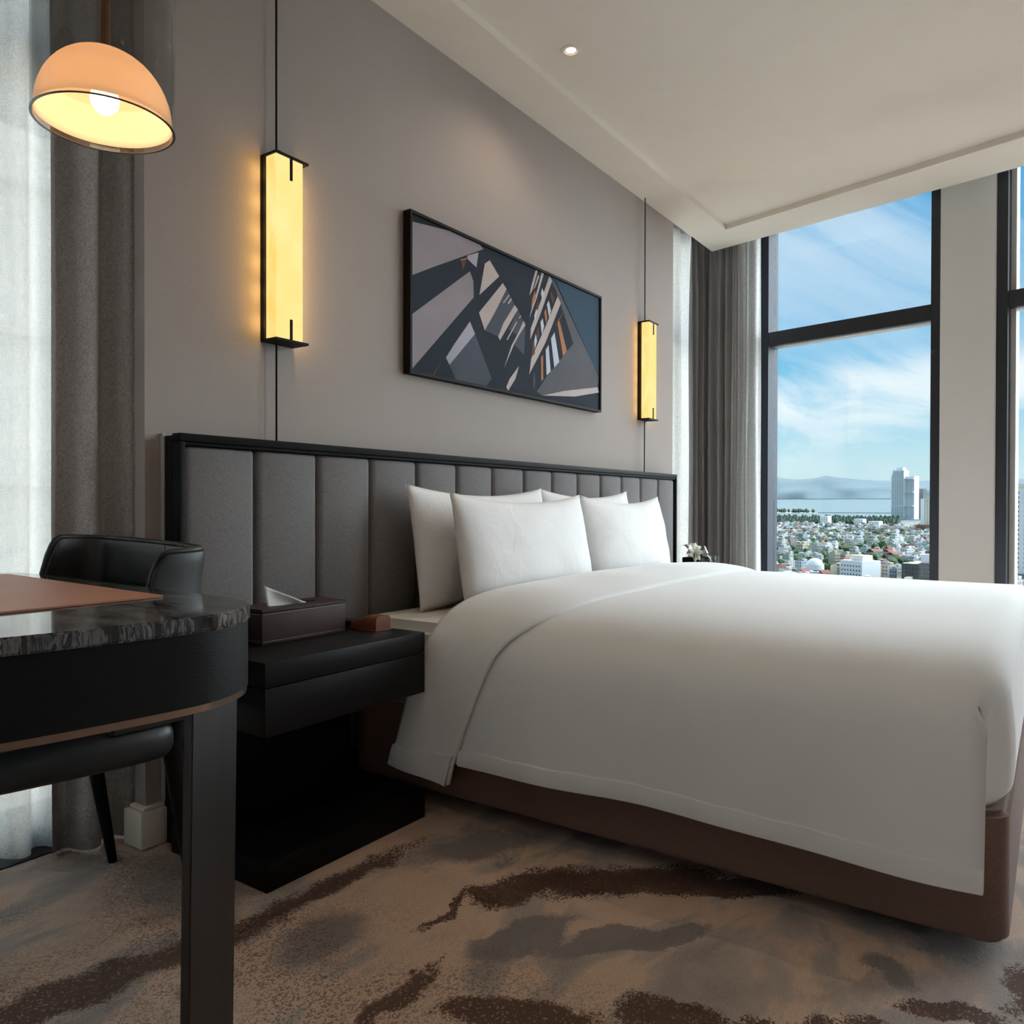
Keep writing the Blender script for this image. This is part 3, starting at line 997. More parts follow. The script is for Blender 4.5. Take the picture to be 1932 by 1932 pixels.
def lily(c, d, size, parent):
    d = Vector(d).normalized()
    a = d.cross(Vector((0.1, 0.2, 1))).normalized()
    b = d.cross(a)
    bm = bmesh.new()
    for k in range(6):
        ang = k * math.pi / 3 + (0.3 if k % 2 else 0)
        out = a * math.cos(ang) + b * math.sin(ang)
        side = d.cross(out)
        rows = []
        for i in range(6):
            u = i / 5
            pos = Vector(c) + d * size * (0.65 * math.sin(u * 1.9)) + out * size * (0.08 + 0.95 * u ** 1.5)
            wd = size * 0.30 * math.sin(math.pi * min(1, u * 0.93 + 0.07)) ** 0.8
            rows.append([pos - side * wd, pos - d * size * 0.05 * math.sin(math.pi * u), pos + side * wd])
        V = [[bm.verts.new(p) for p in r] for r in rows]
        for r0, r1 in zip(V, V[1:]):
            for q in range(2):
                bm.faces.new((r0[q], r0[q + 1], r1[q + 1], r1[q]))
    f = link('lily_flower', finish(bm, True, 0), 'flower_petal', parent)
    solid(f, 0.0012, 0)
    tube('stamen', [Vector(c), Vector(c) + d * size * 0.5], [0.006, 0.004], 'flower_heart', f, 6)


for c, d, s_ in (((4.83, -0.31, 0.685), (0.25, -0.75, 0.35), 0.062), ((4.78, -0.27, 0.70), (-0.3, -0.5, 0.8), 0.060), ((4.86, -0.25, 0.70), (0.5, -0.4, 0.7), 0.058), ((4.735, -0.30, 0.69), (-0.8, -0.5, 0.2), 0.050), ((4.80, -0.24, 0.72), (0.0, 0.2, 1.0), 0.055)):
    lily(c, d, s_, fv)
for c, d in (((4.74, -0.30, 0.672), (-0.11, -0.04, 0.01)), ((4.75, -0.28, 0.675), (-0.10, 0.0, 0.035)), ((4.87, -0.24, 0.675), (0.14, 0.02, 0.02)), ((4.82, -0.33, 0.672), (0.05, -0.08, 0.03))):
    c, d = Vector(c), Vector(d)
    sd = d.cross(Vector((0, 0, 1))).normalized()
    P = []
    for i in range(7):
        u = i / 6
        p = c + d * u + Vector((0, 0, 0.05 * math.sin(u * 2.6) * 0.6 - 0.03 * u * u))
        wd = 0.009 * math.sin(math.pi * (0.08 + 0.9 * u))
        P.append([p - sd * wd, p, p + sd * wd])
    lf = link('leaf', finish(grid_mesh(P), True, 0), 'leaf', fv)
    solid(lf, 0.001, 0)
cg = lathe('water_glass', (4.925, -0.36, 0.5935), [(0.0, 0.0), (0.024, 0.0), (0.030, 0.082), (0.028, 0.082), (0.022, 0.008), (0.0, 0.008)], 'clear_glass', None, 24)
tag(cg, 'clear drinking glass beside the lily vase on the far nightstand', 'glass')


# ================================================================== bed
BX0, BX1 = 2.005, 4.255
bed = thing('bed', (3.13, -1.1, 0), 'king size bed with brown upholstered base against the headboard', 'bed')


def rrect(x0, x1, y0, y1, r, n=8):
    p = []
    for cx_, cy_, a0 in ((x1 - r, y1 - r, 0), (x0 + r, y1 - r, 90), (x0 + r, y0 + r, 180), (x1 - r, y0 + r, 270)):
        for k in range(n + 1):
            a = R(a0 + 90 * k / n)
            p.append((cx_ + r * math.cos(a), cy_ + r * math.sin(a)))
    return p


prism('base', rrect(BX0 - 0.02, BX1 + 0.02, -2.105, -0.097, 0.055), 0.045, 0.335, 'bed_base_cloth', bed, 0.012, seg=3)
prism('plinth', rrect(BX0 + 0.10, BX1 - 0.10, -1.98, -0.16, 0.03), 0.0, 0.0445, 'black_wood', bed)
prism('mattress', rrect(BX0, BX1, -2.085, -0.0965, 0.06), 0.336, 0.600, 'sheet_cotton', bed, 0.035, seg=4)

# duvet
CXB = 3.13
half = [(1.926, 0.188), (1.932, 0.34), (1.940, 0.45), (1.962, 0.535), (2.020, 0.602), (2.12, 0.648), (2.30, 0.674), (2.65, 0.685), (3.13, 0.688)]
half = smooth_path(half, 2)
prof = half + [np.array((2 * CXB - p[0], p[1])) for p in half[::-1][1:]]
PROF = resample(prof, 121)
dn_ = np.gradient(PROF, axis=0)
dn_ /= np.linalg.norm(dn_, axis=1)[:, None]
PNOR = np.stack([-dn_[:, 1], dn_[:, 0]], 1)

dv = thing('duvet', (3.13, -1.3, 0.6), 'smooth white duvet spread over the bed, its hem hanging down the side', 'duvet')


def side_w(z):
    return min(1.0, max(0.0, (0.62 - z) / 0.42))


Y_A, Y_F = -0.47, -1.93
P = []
for i in range(121):
    x, z = PROF[i]
    s_ = side_w(z)
    row = []
    for k in range(41):
        v = k / 40
        yend = np.interp(z, [0.0, 0.44, 0.52, 0.56], [-2.062, -2.066, -2.068, -2.045])
        y = Y_A + (yend - Y_A) * v
        wv_ = 0.010 * s_ * math.sin(y * 6.1 + 0.8) + 0.006 * s_ * math.sin(y * 13 + 2)
        puff = 0.004 * math.sin(x * 3.1 + 1) * math.sin(y * 4.3) * (1 - s_)
        edge = max(0.0, (-y - 1.84) / 0.16)
        zz = z + puff
        lift = 0.006 * s_ * math.sin(y * 5 + 1.5)
        row.append((x + PNOR[i][0] * wv_, y, zz + (lift if z < 0.25 else 0)))
    P.append(row)
# the same cloth goes on over the foot end, tucked in over the base
i0 = next(i for i in range(121) if PROF[i][1] >= 0.56)
i1 = 120 - i0
bm = bmesh.new()
V = [[bm.verts.new(p) for p in row] for row in P]
for i in range(120):
    for k in range(40):
        bm.faces.new((V[i][k], V[i + 1][k], V[i + 1][k + 1], V[i][k + 1]))
r = 0.060
FT = []
for i in range(i0, i1 + 1):
    x, y_, z = P[i][40]
    row = [V[i][40]]
    eg = max(0.0, 1 - (min(x, 2 * CXB - x) - PROF[i0][0]) / 0.085)
    for k in range(1, 26):
        if k < 10:
            a = math.pi / 2 * k / 9
            y, zz = -2.045 - r * math.sin(a), z - r * (1 - math.cos(a))
        else:
            q = (k - 9) / 16
            zl = z - r
            zz = zl + (0.337 - zl) * q
            y = -2.045 - r - 0.008 * math.sin(math.pi * q) * (1 - eg) + 0.030 * max(0, (q - 0.8) / 0.2) ** 2 * (1 - eg)
        y += 0.064 * eg ** 1.5 * min(1.0, k / 9)
        row.append(bm.verts.new((x, y, zz)))
    FT.append(row)
for A_, B_ in zip(FT, FT[1:]):
    for k in range(25):
        bm.faces.new((A_[k], B_[k], B_[k + 1], A_[k + 1]))
o = link('cover', finish(bm, True, 0), 'duvet_cotton', dv)
solid(o, 0.010, -1)
# hem border along the hanging edge: a doubled strip a hand's breadth high
def prof_at(PR, NR, h):
    """point of the left side of a profile at height h above its hem"""
    z_ = PR[0][1] + h
    x_ = np.interp(z_, PR[:30, 1], PR[:30, 0])
    return x_, z_


P = []
for h, off in ((-0.002, 0.001), (-0.002, 0.006), (0.004, 0.008), (0.040, 0.007), (0.048, 0.006), (0.050, 0.0)):
    x, z = prof_at(PROF, PNOR, h)
    s_ = side_w(z)
    row = []
    for k in range(61):
        y = -0.64 + (-2.0625 + 0.64) * k / 60
        wv_ = 0.010 * s_ * math.sin(y * 6.1 + 0.8) + 0.006 * s_ * math.sin(y * 13 + 2)
        row.append((x - wv_ - off, y, z + 0.006 * s_ * math.sin(y * 5 + 1.5) + 0.0015 * math.sin(y * 40) * (1 if h > 0.03 else 0)))
    P.append(row)
link('hem_border', finish(grid_mesh(P), True, 40), 'duvet_cotton', dv)

# turned-down band of the duvet, with the long flap hanging at the left
td = thing('turned_down_sheet', (3.13, -0.7, 0.7), 'white turned-down sheet folded across the bed below the pillows', 'sheet')
half = [(1.900, 0.145), (1.908, 0.30), (1.917, 0.45), (1.942, 0.548), (2.003, 0.620), (2.11, 0.667), (2.29, 0.692), (2.64, 0.703), (3.13, 0.706)]
half = smooth_path(half, 2)
PR2 = resample(half + [np.array((2 * CXB - p[0], p[1])) for p in half[::-1][1:]], 121)
d2 = np.gradient(PR2, axis=0)
d2 /= np.linalg.norm(d2, axis=1)[:, None]
N2 = np.stack([-d2[:, 1], d2[:, 0]], 1)


def fold_y(x, z):
    if x > CXB:
        x = 2 * CXB - x
    yf = np.interp(z, [0.14, 0.55, 0.60, 0.655, 0.69, 0.71], [-0.605, -0.765, -0.80, -0.86, -0.905, -0.91])
    yb = np.interp(z, [0.14, 0.57, 0.66, 0.71], [-0.368, -0.492, -0.505, -0.505])
    return yf, yb


P = []
for i in range(121):
    x, z = PR2[i]
    yf, yb = fold_y(x, z)
    s_ = side_w(z)
    row = []
    for k in range(25):
        v = k / 24
        y = yb + (yf - yb) * v
        up = 0.010 * math.sin(math.pi * min(1, v * 1.15)) * (1 - s_) + (0.006 * (1 - v)) * (1 - s_) - 0.012 * (1 - s_) * max(0, (v - 0.8) / 0.2) ** 2
        wv_ = 0.008 * s_ * math.sin(v * 5 + z * 3)
        low = 0.028 * v * (1 if z < 0.2 else 0) * max(0, (0.2 - z) / 0.055)
        row.append((x + N2[i][0] * (up + wv_), y + 0.004 * math.sin(x * 9), z + N2[i][1] * up - low + 0.0035 * math.sin(x * 11 + 1) * math.sin(math.pi * v)))
    P.append(row)
o = link('folded_band', finish(grid_mesh(P), True, 0), 'duvet_cotton', td)
solid(o, 0.014, -1)
P = []
for h, off in ((-0.002, 0.001), (-0.002, 0.006), (0.004, 0.009), (0.056, 0.008), (0.066, 0.006), (0.068, 0.0)):
    x, z = prof_at(PR2, N2, h)
    yf, yb = fold_y(x, z)
    row = []
    for k in range(33):
        v = k / 32
        wv_ = 0.008 * side_w(z) * math.sin(v * 5 + z * 3)
        low = 0.028 * v * max(0, (0.2 - z) / 0.055)
        row.append((x - wv_ - off, yb + (yf - yb) * v, z - low + 0.003 * math.sin(v * 21) * (1 if h > 0.05 else 0)))
    P.append(row)
link('hem_border', finish(grid_mesh(P), True, 40), 'duvet_cotton', td)


# ------------------------------------------------------------------ pillows
def pillow(c, w, h, t, lean, yawd, seed, label):
    """upright pillow: c = bottom centre, w along X, h up, leaning back by lean degrees"""
    nu, nv = 44, 26
    rot = Matrix.Rotation(R(yawd), 3, 'Z') @ Matrix.Rotation(R(-lean), 3, 'X')
    base = Vector(c)
    bm = bmesh.new()
    grids = []
    for side in (-1, 1):
        V = []
        for i in range(nu + 1):
            row = []
            u = -1 + 2 * i / nu
            for j in range(nv + 1):
                v = -1 + 2 * j / nv
                px = u * w / 2 * (1 - 0.035 * (1 - v * v) * abs(u) ** 3)
                sag = -0.030 * (1 - u * u) * max(0, v) ** 3 - 0.0
                pz = (v * (1 - 0.05 * (1 - u * u) * abs(v) ** 3) + 1) * h / 2 + sag
                env = max(0.0, (1 - abs(u) ** 2.6)) ** 0.55 * max(0.0, (1 - abs(v) ** 2.2)) ** 0.55
                low = 1.0 + 0.30 * max(0, -v) ** 1.0
                th = t / 2 * env * low
                nz = noise.noise(Vector((u * 2.2 + seed, v * 2.0, side * 3.0 + seed)))
                n2 = noise.noise(Vector((u * 7 + seed * 3, v * 5 + 4, side * 2.0)))
                cr = abs(u) ** 2 * 0.5 + abs(v) ** 2 * 0.5
                th += env * (0.010 * nz + 0.006 * n2 * cr)
                p = Vector((px, side * th, pz))
                row.append(base + rot @ p)
            V.append(row)
        grids.append(V)
    A = [[bm.verts.new(p) for p in r] for r in grids[0]]
    B = []
    for i in range(nu + 1):
        row = []
        for j in range(nv + 1):
            if i in (0, nu) or j in (0, nv):
                row.append(A[i][j])
            else:
                row.append(bm.verts.new(grids[1][i][j]))
        B.append(row)
    for i in range(nu):
        for j in range(nv):
            bm.faces.new((A[i][j], A[i + 1][j], A[i + 1][j + 1], A[i][j + 1]))
            bm.faces.new((B[i][j], B[i][j + 1], B[i + 1][j + 1], B[i + 1][j]))
    o = link('pillow', finish(bm, True, 0), 'pillow_cotton')
    return tag(o, label, 'pillow', 'white bed pillows')


pillow((2.672, -0.240, 0.604), 0.95, 0.485, 0.15, 9, 0, 1.0, 'back white pillow nearest the desk, leaning on the headboard')
pillow((3.585, -0.240, 0.604), 0.92, 0.485, 0.15, 9, 0, 5.3, 'back white pillow on the window side, mostly hidden')
pillow((2.722, -0.420, 0.604), 0.96, 0.455, 0.17, 10, 0, 2.7, 'front white pillow nearest the desk, overlapping the others')
pillow((3.640, -0.420, 0.604), 0.88, 0.455, 0.17, 10, 0, 8.1, 'front white pillow on the window side of the bed')


# ================================================================== desk
desk = thing('desk', (0.62, -0.5, 0), 'dark desk with a striped black marble top and curved apron at lower left', 'desk')
DZ = 0.82
edge = [(0.30, 0.05), (0.28, -0.4), (0.275, -0.82), (0.30, -0.93), (0.38, -0.990), (0.471, -1.019), (0.60, -1.042), (0.74, -1.056), (0.80, -1.048), (0.862, -1.018), (0.905, -0.975), (0.932, -0.92), (0.941, -0.85), (0.948, -0.60), (0.962, -0.25), (0.972, 0.03), (0.955, 0.085), (0.90, 0.105), (0.40, 0.105), (0.33, 0.09)]
edge = [tuple(p) for p in smooth_path(edge, 2, True)]


def inset(poly, d):
    n = len(poly)
    c = Vector((sum(p[0] for p in poly) / n, sum(p[1] for p in poly) / n))
    out = []
    for i in range(n):
        a, b = Vector(poly[i - 1]), Vector(poly[(i + 1) % n])
        t_ = (b - a).normalized()
        nn = Vector((-t_.y, t_.x))
        if nn.dot(c - Vector(poly[i])) < 0:
            nn = -nn
        out.append(tuple(Vector(poly[i]) + nn * d))
    return out


prism('marble_top', edge, DZ - 0.026, DZ, 'marble', desk, 0.0035, seg=3)
prism('apron', inset(edge, 0.004), 0.676, DZ - 0.0265, 'black_wood', desk, 0.0)
prism('bronze_strip', inset(edge, 0.006), 0.664, 0.6758, 'bronze', desk, 0.0)
prism('underside', inset(edge, 0.06), 0.652, 0.6638, 'black_wood', desk, 0.0)


def desk_leg(x, y, dx, dy):
    # flat metal clad leg
    a = Vector((0.915, 0.404)).normalized()
    w2, t2 = 0.0705, 0.009
    n_ = Vector((-a.y, a.x))
    top = [Vector((x, y)) + a * i * w2 + n_ * j * t2 for i, j in ((-1, -1), (1, -1), (1, 1), (-1, 1))]
    bot = [p + Vector((dx, dy)) for p in top]
    return [(p.x, p.y, 0.0) for p in bot] + [(p.x, p.y, 0.6637) for p in top]


for (x, y, dx, dy) in ((0.836, -0.955, -0.012, -0.003), (0.40, -0.93, 0, 0), (0.56, 0.03, 0, 0), (0.40, 0.03, 0, 0)):
    hull_box('leg', desk_leg(x, y, dx, dy), 'steel_dark', desk, 0.002)

dm = prism('desk_mat', [(0.862, -0.758), (0.868, -0.75), (0.905, 0.00), (0.90, 0.01), (0.36, 0.02), (0.345, 0.01), (0.33, -0.758), (0.335, -0.765)], DZ + 0.0003, DZ + 0.0038, 'tan_leather', None, 0.001)
tag(dm, 'tan leather desk mat lying on the black marble desk top', 'desk mat')


# ================================================================== chair
def cushion(name, poly, z0, z1, r, m, parent):
    """stacked outlines with rounded rims"""
    rings = []
    for k in range(7):
        a = math.pi / 2 * k / 6
        rings.append((r * (1 - math.sin(a)), z0 + r * (1 - math.cos(a))))
    rings += [(i_, z0 + z1 - z_) for i_, z_ in rings[::-1]]
    bm = bmesh.new()
    V = [[bm.verts.new((x_, y_, z_)) for x_, y_ in inset(poly, i_)] for i_, z_ in rings]
    n_ = len(poly)
    for a_, b_ in zip(V, V[1:]):
        for k in range(n_):
            bm.faces.new((a_[k], a_[(k + 1) % n_], b_[(k + 1) % n_], b_[k]))
    bm.faces.new(V[0])
    bm.faces.new(V[-1])
    return link(name, finish(bm, True, 0), m, parent)


ch = thing('leather_chair', (0.9, -0.28, 0), 'black leather chair with low curved back tucked in at the desk', 'chair')
plan = [(0.895, -0.505), (0.99, -0.512), (1.085, -0.500), (1.135, -0.440), (1.145, -0.26), (1.135, -0.08), (1.085, -0.020), (0.99, -0.008), (0.895, -0.015)]
pl = resample(smooth_path(plan, 3), 61)
P = []
for i in range(61):
    u = i / 60
    row = []
    e = min(u, 1 - u)                      # distance from a wing tip
    ztop = 0.886 + 0.026 * u - 0.045 * max(0.0, 1 - e / 0.055) ** 2
    cx_, cy_ = pl[i]
    for k in range(15):
        v = k / 14
        z = 0.50 + (ztop - 0.50) * v
        # wing tips lean back towards the top and round off
        shift = 0.0
        if e < 0.3:
            q = (0.3 - e) / 0.3
            shift = 0.095 * q * v ** 1.2
        flare = 0.004 * max(0, v - 0.8) / 0.2 * min(1, e * 6)
        row.append((cx_ + shift + flare, cy_ + (flare * (1 if u > 0.5 else -1) if e < 0.3 else 0), z))
    P.append(row)
o = link('backrest', finish(grid_mesh(P), True, 0), 'black_leather', ch)
solid(o, 0.026, 0)
md = o.modifiers.new('soft_edge', 'BEVEL')
md.width = 0.006
md.segments = 2
rim = [P[0][k] for k in range(0, 15, 2)] + [P[i][14] for i in range(1, 60)] + [P[60][k] for k in range(14, -1, -2)]
tube('edge_piping', [Vector(p) + Vector((0, 0, 0.004 if p[2] > 0.85 else 0)) for p in rim], 0.0075, 'leather_edge', ch, 8)
# one upright seam on the inside of the back
seam_i = 26
tube('seam', [Vector(P[seam_i][k]) + Vector((-0.0135, 0, 0)) for k in range(15)], 0.0012, 'leather_edge', ch, 6)
# seat
sb = [(0.545, -0.43), (0.545, -0.10), (0.60, -0.055), (0.99, -0.03), (1.06, -0.06), (1.07, -0.26), (1.06, -0.50), (0.99, -0.545), (0.62, -0.475)]
cushion('seat', [tuple(p) for p in smooth_path(sb, 3, True)], 0.420, 0.505, 0.034, 'black_leather', ch)
for nm, a, b in (('leg', (1.055, -0.475, 0.43), (1.136, -0.443, 0.0)), ('leg', (1.065, -0.06, 0.43), (1.158, -0.018, 0.0)), ('leg', (0.60, -0.42, 0.43), (0.55, -0.46, 0.0)), ('leg', (0.60, -0.10, 0.43), (0.55, -0.06, 0.0))):
    a, b = Vector(a), Vector(b)
    tube(nm, [a + (a - b) * 0.05, a, b], [0.024, 0.023, 0.012], 'black_wood', ch, 14)
a, b = Vector((1.03, -0.50, 0.42)), Vector((1.11, -0.515, 0.66))
tube('back_post', [Vector((1.055, -0.475, 0.43)), Vector((1.075, -0.49, 0.60)), Vector((1.08, -0.49, 0.70))], [0.022, 0.018, 0.010], 'black_wood', ch, 12)
tube('back_post', [Vector((1.065, -0.06, 0.43)), Vector((1.08, -0.04, 0.60)), Vector((1.085, -0.03, 0.70))], [0.022, 0.018, 0.010], 'black_wood', ch, 12)


# ================================================================== pendant over the desk
pc = Vector((0.707, -0.842, 1.652))
pdn = thing('pendant_lamp', pc, 'glass cylinder pendant with a glowing frosted dome at top left', 'pendant lamp')
rc_ = 0.1110
lathe('glass_cylinder', pc, [(rc_, 0.0), (rc_, 0.9), (rc_ - 0.0035, 0.9), (rc_ - 0.0035, 0.0)], 'smoked_glass', pdn, 64, True)
lathe('rim', pc, [(rc_ + 0.0004, -0.0012), (rc_ + 0.0004, 0.0), (rc_ - 0.0038, 0.0), (rc_ - 0.0038, -0.0012)], 'rim_glass', pdn, 64, True) if 'rim_glass' in MATS else None


def shade_mat():
    m = bpy.data.materials.new('frosted_shade')
    m.use_nodes = True
    t = NT(m.node_tree)
    t.n.clear()
    tl = t.add('ShaderNodeBsdfTranslucent', {'Color': (1.0, 0.78, 0.55, 1)}).outputs[0]
    df = t.add('ShaderNodeBsdfDiffuse', {'Color': (1.0, 0.84, 0.66, 1)}).outputs[0]
    a = t.add('ShaderNodeMixShader', {0: 0.5, 1: df, 2: tl}).outputs[0]
    e = t.add('ShaderNodeEmission', {'Color': (1.0, 0.60, 0.30, 1), 'Strength': 0.42}).outputs[0]
    s_ = t.add('ShaderNodeAddShader', {0: a, 1: e}).outputs[0]
    t.add('ShaderNodeOutputMaterial', {'Surface': s_})
    MATS['frosted_shade'] = m


shade_mat()
H_, Rd = 0.112, 0.1035
dome = []
for k in range(15):
    a = math.pi / 2 * k / 14
    dome.append((Rd * math.cos(a) ** 0.9 if k < 14 else 0.0, 0.008 + H_ * math.sin(a)))
dm_o = lathe('dome_shade', pc, dome, 'frosted_shade', pdn, 64)
solid(dm_o, 0.003, 1)
emit('bulb_glow', (1.0, 0.80, 0.50), 5.0)
lathe('bulb', pc, [(0.0, 0.018), (0.012, 0.021), (0.021, 0.032), (0.0235, 0.044), (0.020, 0.056), (0.0, 0.066)], 'bulb_glow', pdn, 24)
tube('stem', [pc + Vector((0, 0, 0.066)), pc + Vector((0, 0, 1.0))], 0.0085, 'brass_dark', pdn, 16)
lathe('canopy', (pc.x, pc.y, 2.55), [(0.0, 0.0), (0.118, 0.0), (0.118, 0.40), (0.0, 0.40)], 'brass_dark', pdn, 40)
ld = bpy.data.lights.new('pendant_bulb', 'POINT')
ld.energy = BULB
ld.color = (1.0, 0.80, 0.58)
ld.shadow_soft_size = 0.0
lo = bpy.data.objects.new('pendant_bulb', ld)
COL.objects.link(lo)
lo.location = pc + Vector((0, 0, 0.014))
lo.parent = pdn
lo.matrix_parent_inverse = parent_inv(pdn)


# ================================================================== the city outside, seen from high up
rnd = random.Random(7)


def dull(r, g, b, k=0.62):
    # outdoor base colours darkened to stay in range under the strong sun
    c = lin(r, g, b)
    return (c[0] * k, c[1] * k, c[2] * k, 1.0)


def gz(x):
    return -80 + 0.0162 * x


mat('city_ground', dull(120, 116, 104), 0.9, var=0.25, vscale=0.05)
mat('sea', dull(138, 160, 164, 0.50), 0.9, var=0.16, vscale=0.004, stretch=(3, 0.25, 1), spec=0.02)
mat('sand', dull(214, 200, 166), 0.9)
mat('mountain', dull(126, 156, 164, 0.44), 0.95, var=0.06, vscale=0.001)  # distance haze is put into the base colour as pale blue-grey
mat('tree_green', dull(74, 104, 58), 0.9, var=0.4, vscale=0.35)
mat('pine_green', dull(66, 94, 70), 0.9, var=0.35, vscale=0.2)
mat('city_window', dull(74, 84, 92), 0.3, spec=0.6)
mat('roof_tile', dull(176, 92, 68, 0.4), 0.85, var=0.15, vscale=0.3)
mat('roof_grey', dull(170, 172, 168, 0.35), 0.85, var=0.15, vscale=0.3)
mat('tower_white', dull(240, 242, 242, 1.0), 0.7, var=0.03)
mat('tower_cream', dull(236, 228, 206, 0.95), 0.75, var=0.03)
mat('tower_brick', dull(158, 110, 80), 0.8)
mat('dark_glass', dull(58, 76, 78), 0.25, var=0.2, vscale=0.3, spec=0.6)
WALLS = []
for k, c in enumerate(((236, 234, 226), (226, 216, 190), (190, 212, 192), (196, 212, 218), (214, 196, 180), (206, 206, 200), (240, 240, 236), (176, 184, 188))):
    mat('house_wall_%d' % k, dull(*c, 0.74), 0.85, var=0.06, vscale=0.3)
    WALLS.append('house_wall_%d' % k)


def sloped(name, x0, x1, f0, f1, m, dz=0.0):
    """ground piece between x0 and x1; f = y bounds as multiples of x"""
    bm = bmesh.new()
    vs = [bm.verts.new(p) for p in ((x0, f0 * x0, gz(x0) + dz), (x1, f0 * x1, gz(x1) + dz), (x1, f1 * x1, gz(x1) + dz), (x0, f1 * x0, gz(x0) + dz))]
    bm.faces.new(vs)
    o = link(name, finish(bm), m)
    return struct(o)


sloped('city_ground', 150, 2450, -1.2, 1.6, 'city_ground')
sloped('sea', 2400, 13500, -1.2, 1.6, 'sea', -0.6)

# pale block added to bounce sunlight through the left sheers
b_ = thing('bounce_block', (0, 16, -80), 'added pale facade beyond the left sheer curtains', 'building')
mat('reflector', lin(252, 242, 230), 0.85, var=0.05, vscale=0.3)
box('reflector', -28, 15, 16, 24, -80, 9, 'reflector', b_)
for k in range(10):
    box('floor_band', -28, 15, 15.7, 15.99, -21 + 3.2 * k, -20.2 + 3.2 * k, 'reflector', b_)

# mountains across the bay
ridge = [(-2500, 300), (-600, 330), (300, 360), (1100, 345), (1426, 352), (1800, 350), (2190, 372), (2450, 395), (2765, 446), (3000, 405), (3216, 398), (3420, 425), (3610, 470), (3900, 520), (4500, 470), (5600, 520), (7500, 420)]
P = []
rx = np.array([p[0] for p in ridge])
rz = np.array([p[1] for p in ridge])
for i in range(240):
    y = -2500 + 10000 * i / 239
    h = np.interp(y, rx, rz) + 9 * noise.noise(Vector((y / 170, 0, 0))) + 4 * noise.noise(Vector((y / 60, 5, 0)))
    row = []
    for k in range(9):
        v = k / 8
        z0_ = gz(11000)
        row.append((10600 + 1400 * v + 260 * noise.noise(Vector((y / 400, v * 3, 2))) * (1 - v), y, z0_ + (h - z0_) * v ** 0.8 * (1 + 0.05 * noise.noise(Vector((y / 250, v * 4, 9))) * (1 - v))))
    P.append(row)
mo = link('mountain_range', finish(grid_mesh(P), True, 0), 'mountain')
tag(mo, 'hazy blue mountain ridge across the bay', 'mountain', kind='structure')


# ---- small helper to add quads of windows on a wall facing the hotel (-X) or sideways (-Y)
def add_windows(bm, x, y0, y1, z0, z1, nx, nz, fw, fh, mi, axis='x', proud=0.12):
    for i in range(nx):
        for k in range(nz):
            a = y0 + (y1 - y0) * (i + 0.5) / nx
            c = z0 + (z1 - z0) * (k + 0.5) / nz
            hw, hh = (y1 - y0) / nx * fw / 2, (z1 - z0) / nz * fh / 2
            if axis == 'x':
                q = [(x - proud, a - hw, c - hh), (x - proud, a + hw, c - hh), (x - proud, a + hw, c + hh), (x - proud, a - hw, c + hh)]
            else:
                q = [(a - hw, x - proud, c - hh), (a + hw, x - proud, c - hh), (a + hw, x - proud, c + hh), (a - hw, x - proud, c + hh)]
            f = bm.faces.new([bm.verts.new(p) for p in q])
            f.material_index = mi


def bm_mat_box(bm, x0, x1, y0, y1, z0, z1, mi):
    n0 = len(bm.faces)
    bm_box(bm, x0, x1, y0, y1, z0, z1)
    bm.faces.ensure_lookup_table()
    for f in list(bm.faces)[n0:]:
        f.material_index = mi


def house_mesh(kind, wall):
    """materials: 0 wall, 1 window, 2 tile, 3 grey roof"""
    r = random.Random(kind * 31 + 5)
    bm = bmesh.new()
    w, d, h = r.uniform(4.0, 6.2), r.uniform(5, 7.5), r.uniform(8, 15)
    bm_mat_box(bm, -d, d, -w, w, 0, h, 0)
    add_windows(bm, -d, -w, w, 1.0, h - 0.5, 3, max(2, int(h / 3.6)), 0.45, 0.45, 1)
    add_windows(bm, -w, -d, d, 1.0, h - 0.5, 3, max(2, int(h / 3.6)), 0.35, 0.4, 1, 'y')
    if kind == 4:            # tiled gable
        vs = [bm.verts.new(p) for p in ((-d - 0.6, -w - 0.6, h), (d + 0.6, -w - 0.6, h), (d + 0.6, w + 0.6, h), (-d - 0.6, w + 0.6, h), (-d, 0, h + 3.4), (d, 0, h + 3.4))]
        for q in ((0, 1, 5, 4), (2, 3, 4, 5), (0, 4, 3), (1, 2, 5)):
            f = bm.faces.new([vs[i] for i in q])
            f.material_index = 2
    else:                        # flat roof with stair head, parapet and tank
        bm_mat_box(bm, -d * 0.2, d * 0.7, -w * 0.8, w * 0.1, h, h + 2.8, 0)
        bm_mat_box(bm, -d + 0.3, d - 0.3, -w + 0.3, w - 0.3, h, h + 0.25, 3)
        bm_mat_box(bm, -d, -d + 0.3, -w, w, h, h + 1.0, 0)
        if kind % 3 == 0:
            bm_mat_box(bm, -d * 0.8, -d * 0.3, w * 0.2, w * 0.8, h, h + 2.2, 2)
    me = finish(bm)
    for q in (WALLS[wall], 'city_window', 'roof_tile', 'roof_grey'):
        me.materials.append(MATS[q])
    return me, h


HM = {(k, w): house_mesh(k, w) for k in range(9) for w in range(8)}
TOWERS = [(1751, 2110), (2585, 2700), (700, 800)]
spots = []
x = 380.0
while x < 1960:
    y = 0.015 * x
    while y < 0.40 * x:
        spots.append((x + rnd.uniform(-5, 5), y + rnd.uniform(-3, 3)))
        y += rnd.uniform(13, 20)
    x += rnd.uniform(17, 22)


def keep(x, y):
    if 1735 < x < 1850 and 165 < y < 250:
        return False
    if 700 < x < 800 and 60 < y < 172:
        return False
    if 770 < x < 845 and -12 < y < 55:
        return False
    if 770 < x < 840 and 175 < y < 215:
        return False
    if 1940 < x and (440 < y < 470 or 365 < y < 395):
        return False
    if 1840 < x < 1900 and 315 < y < 345:
        return False
    return True


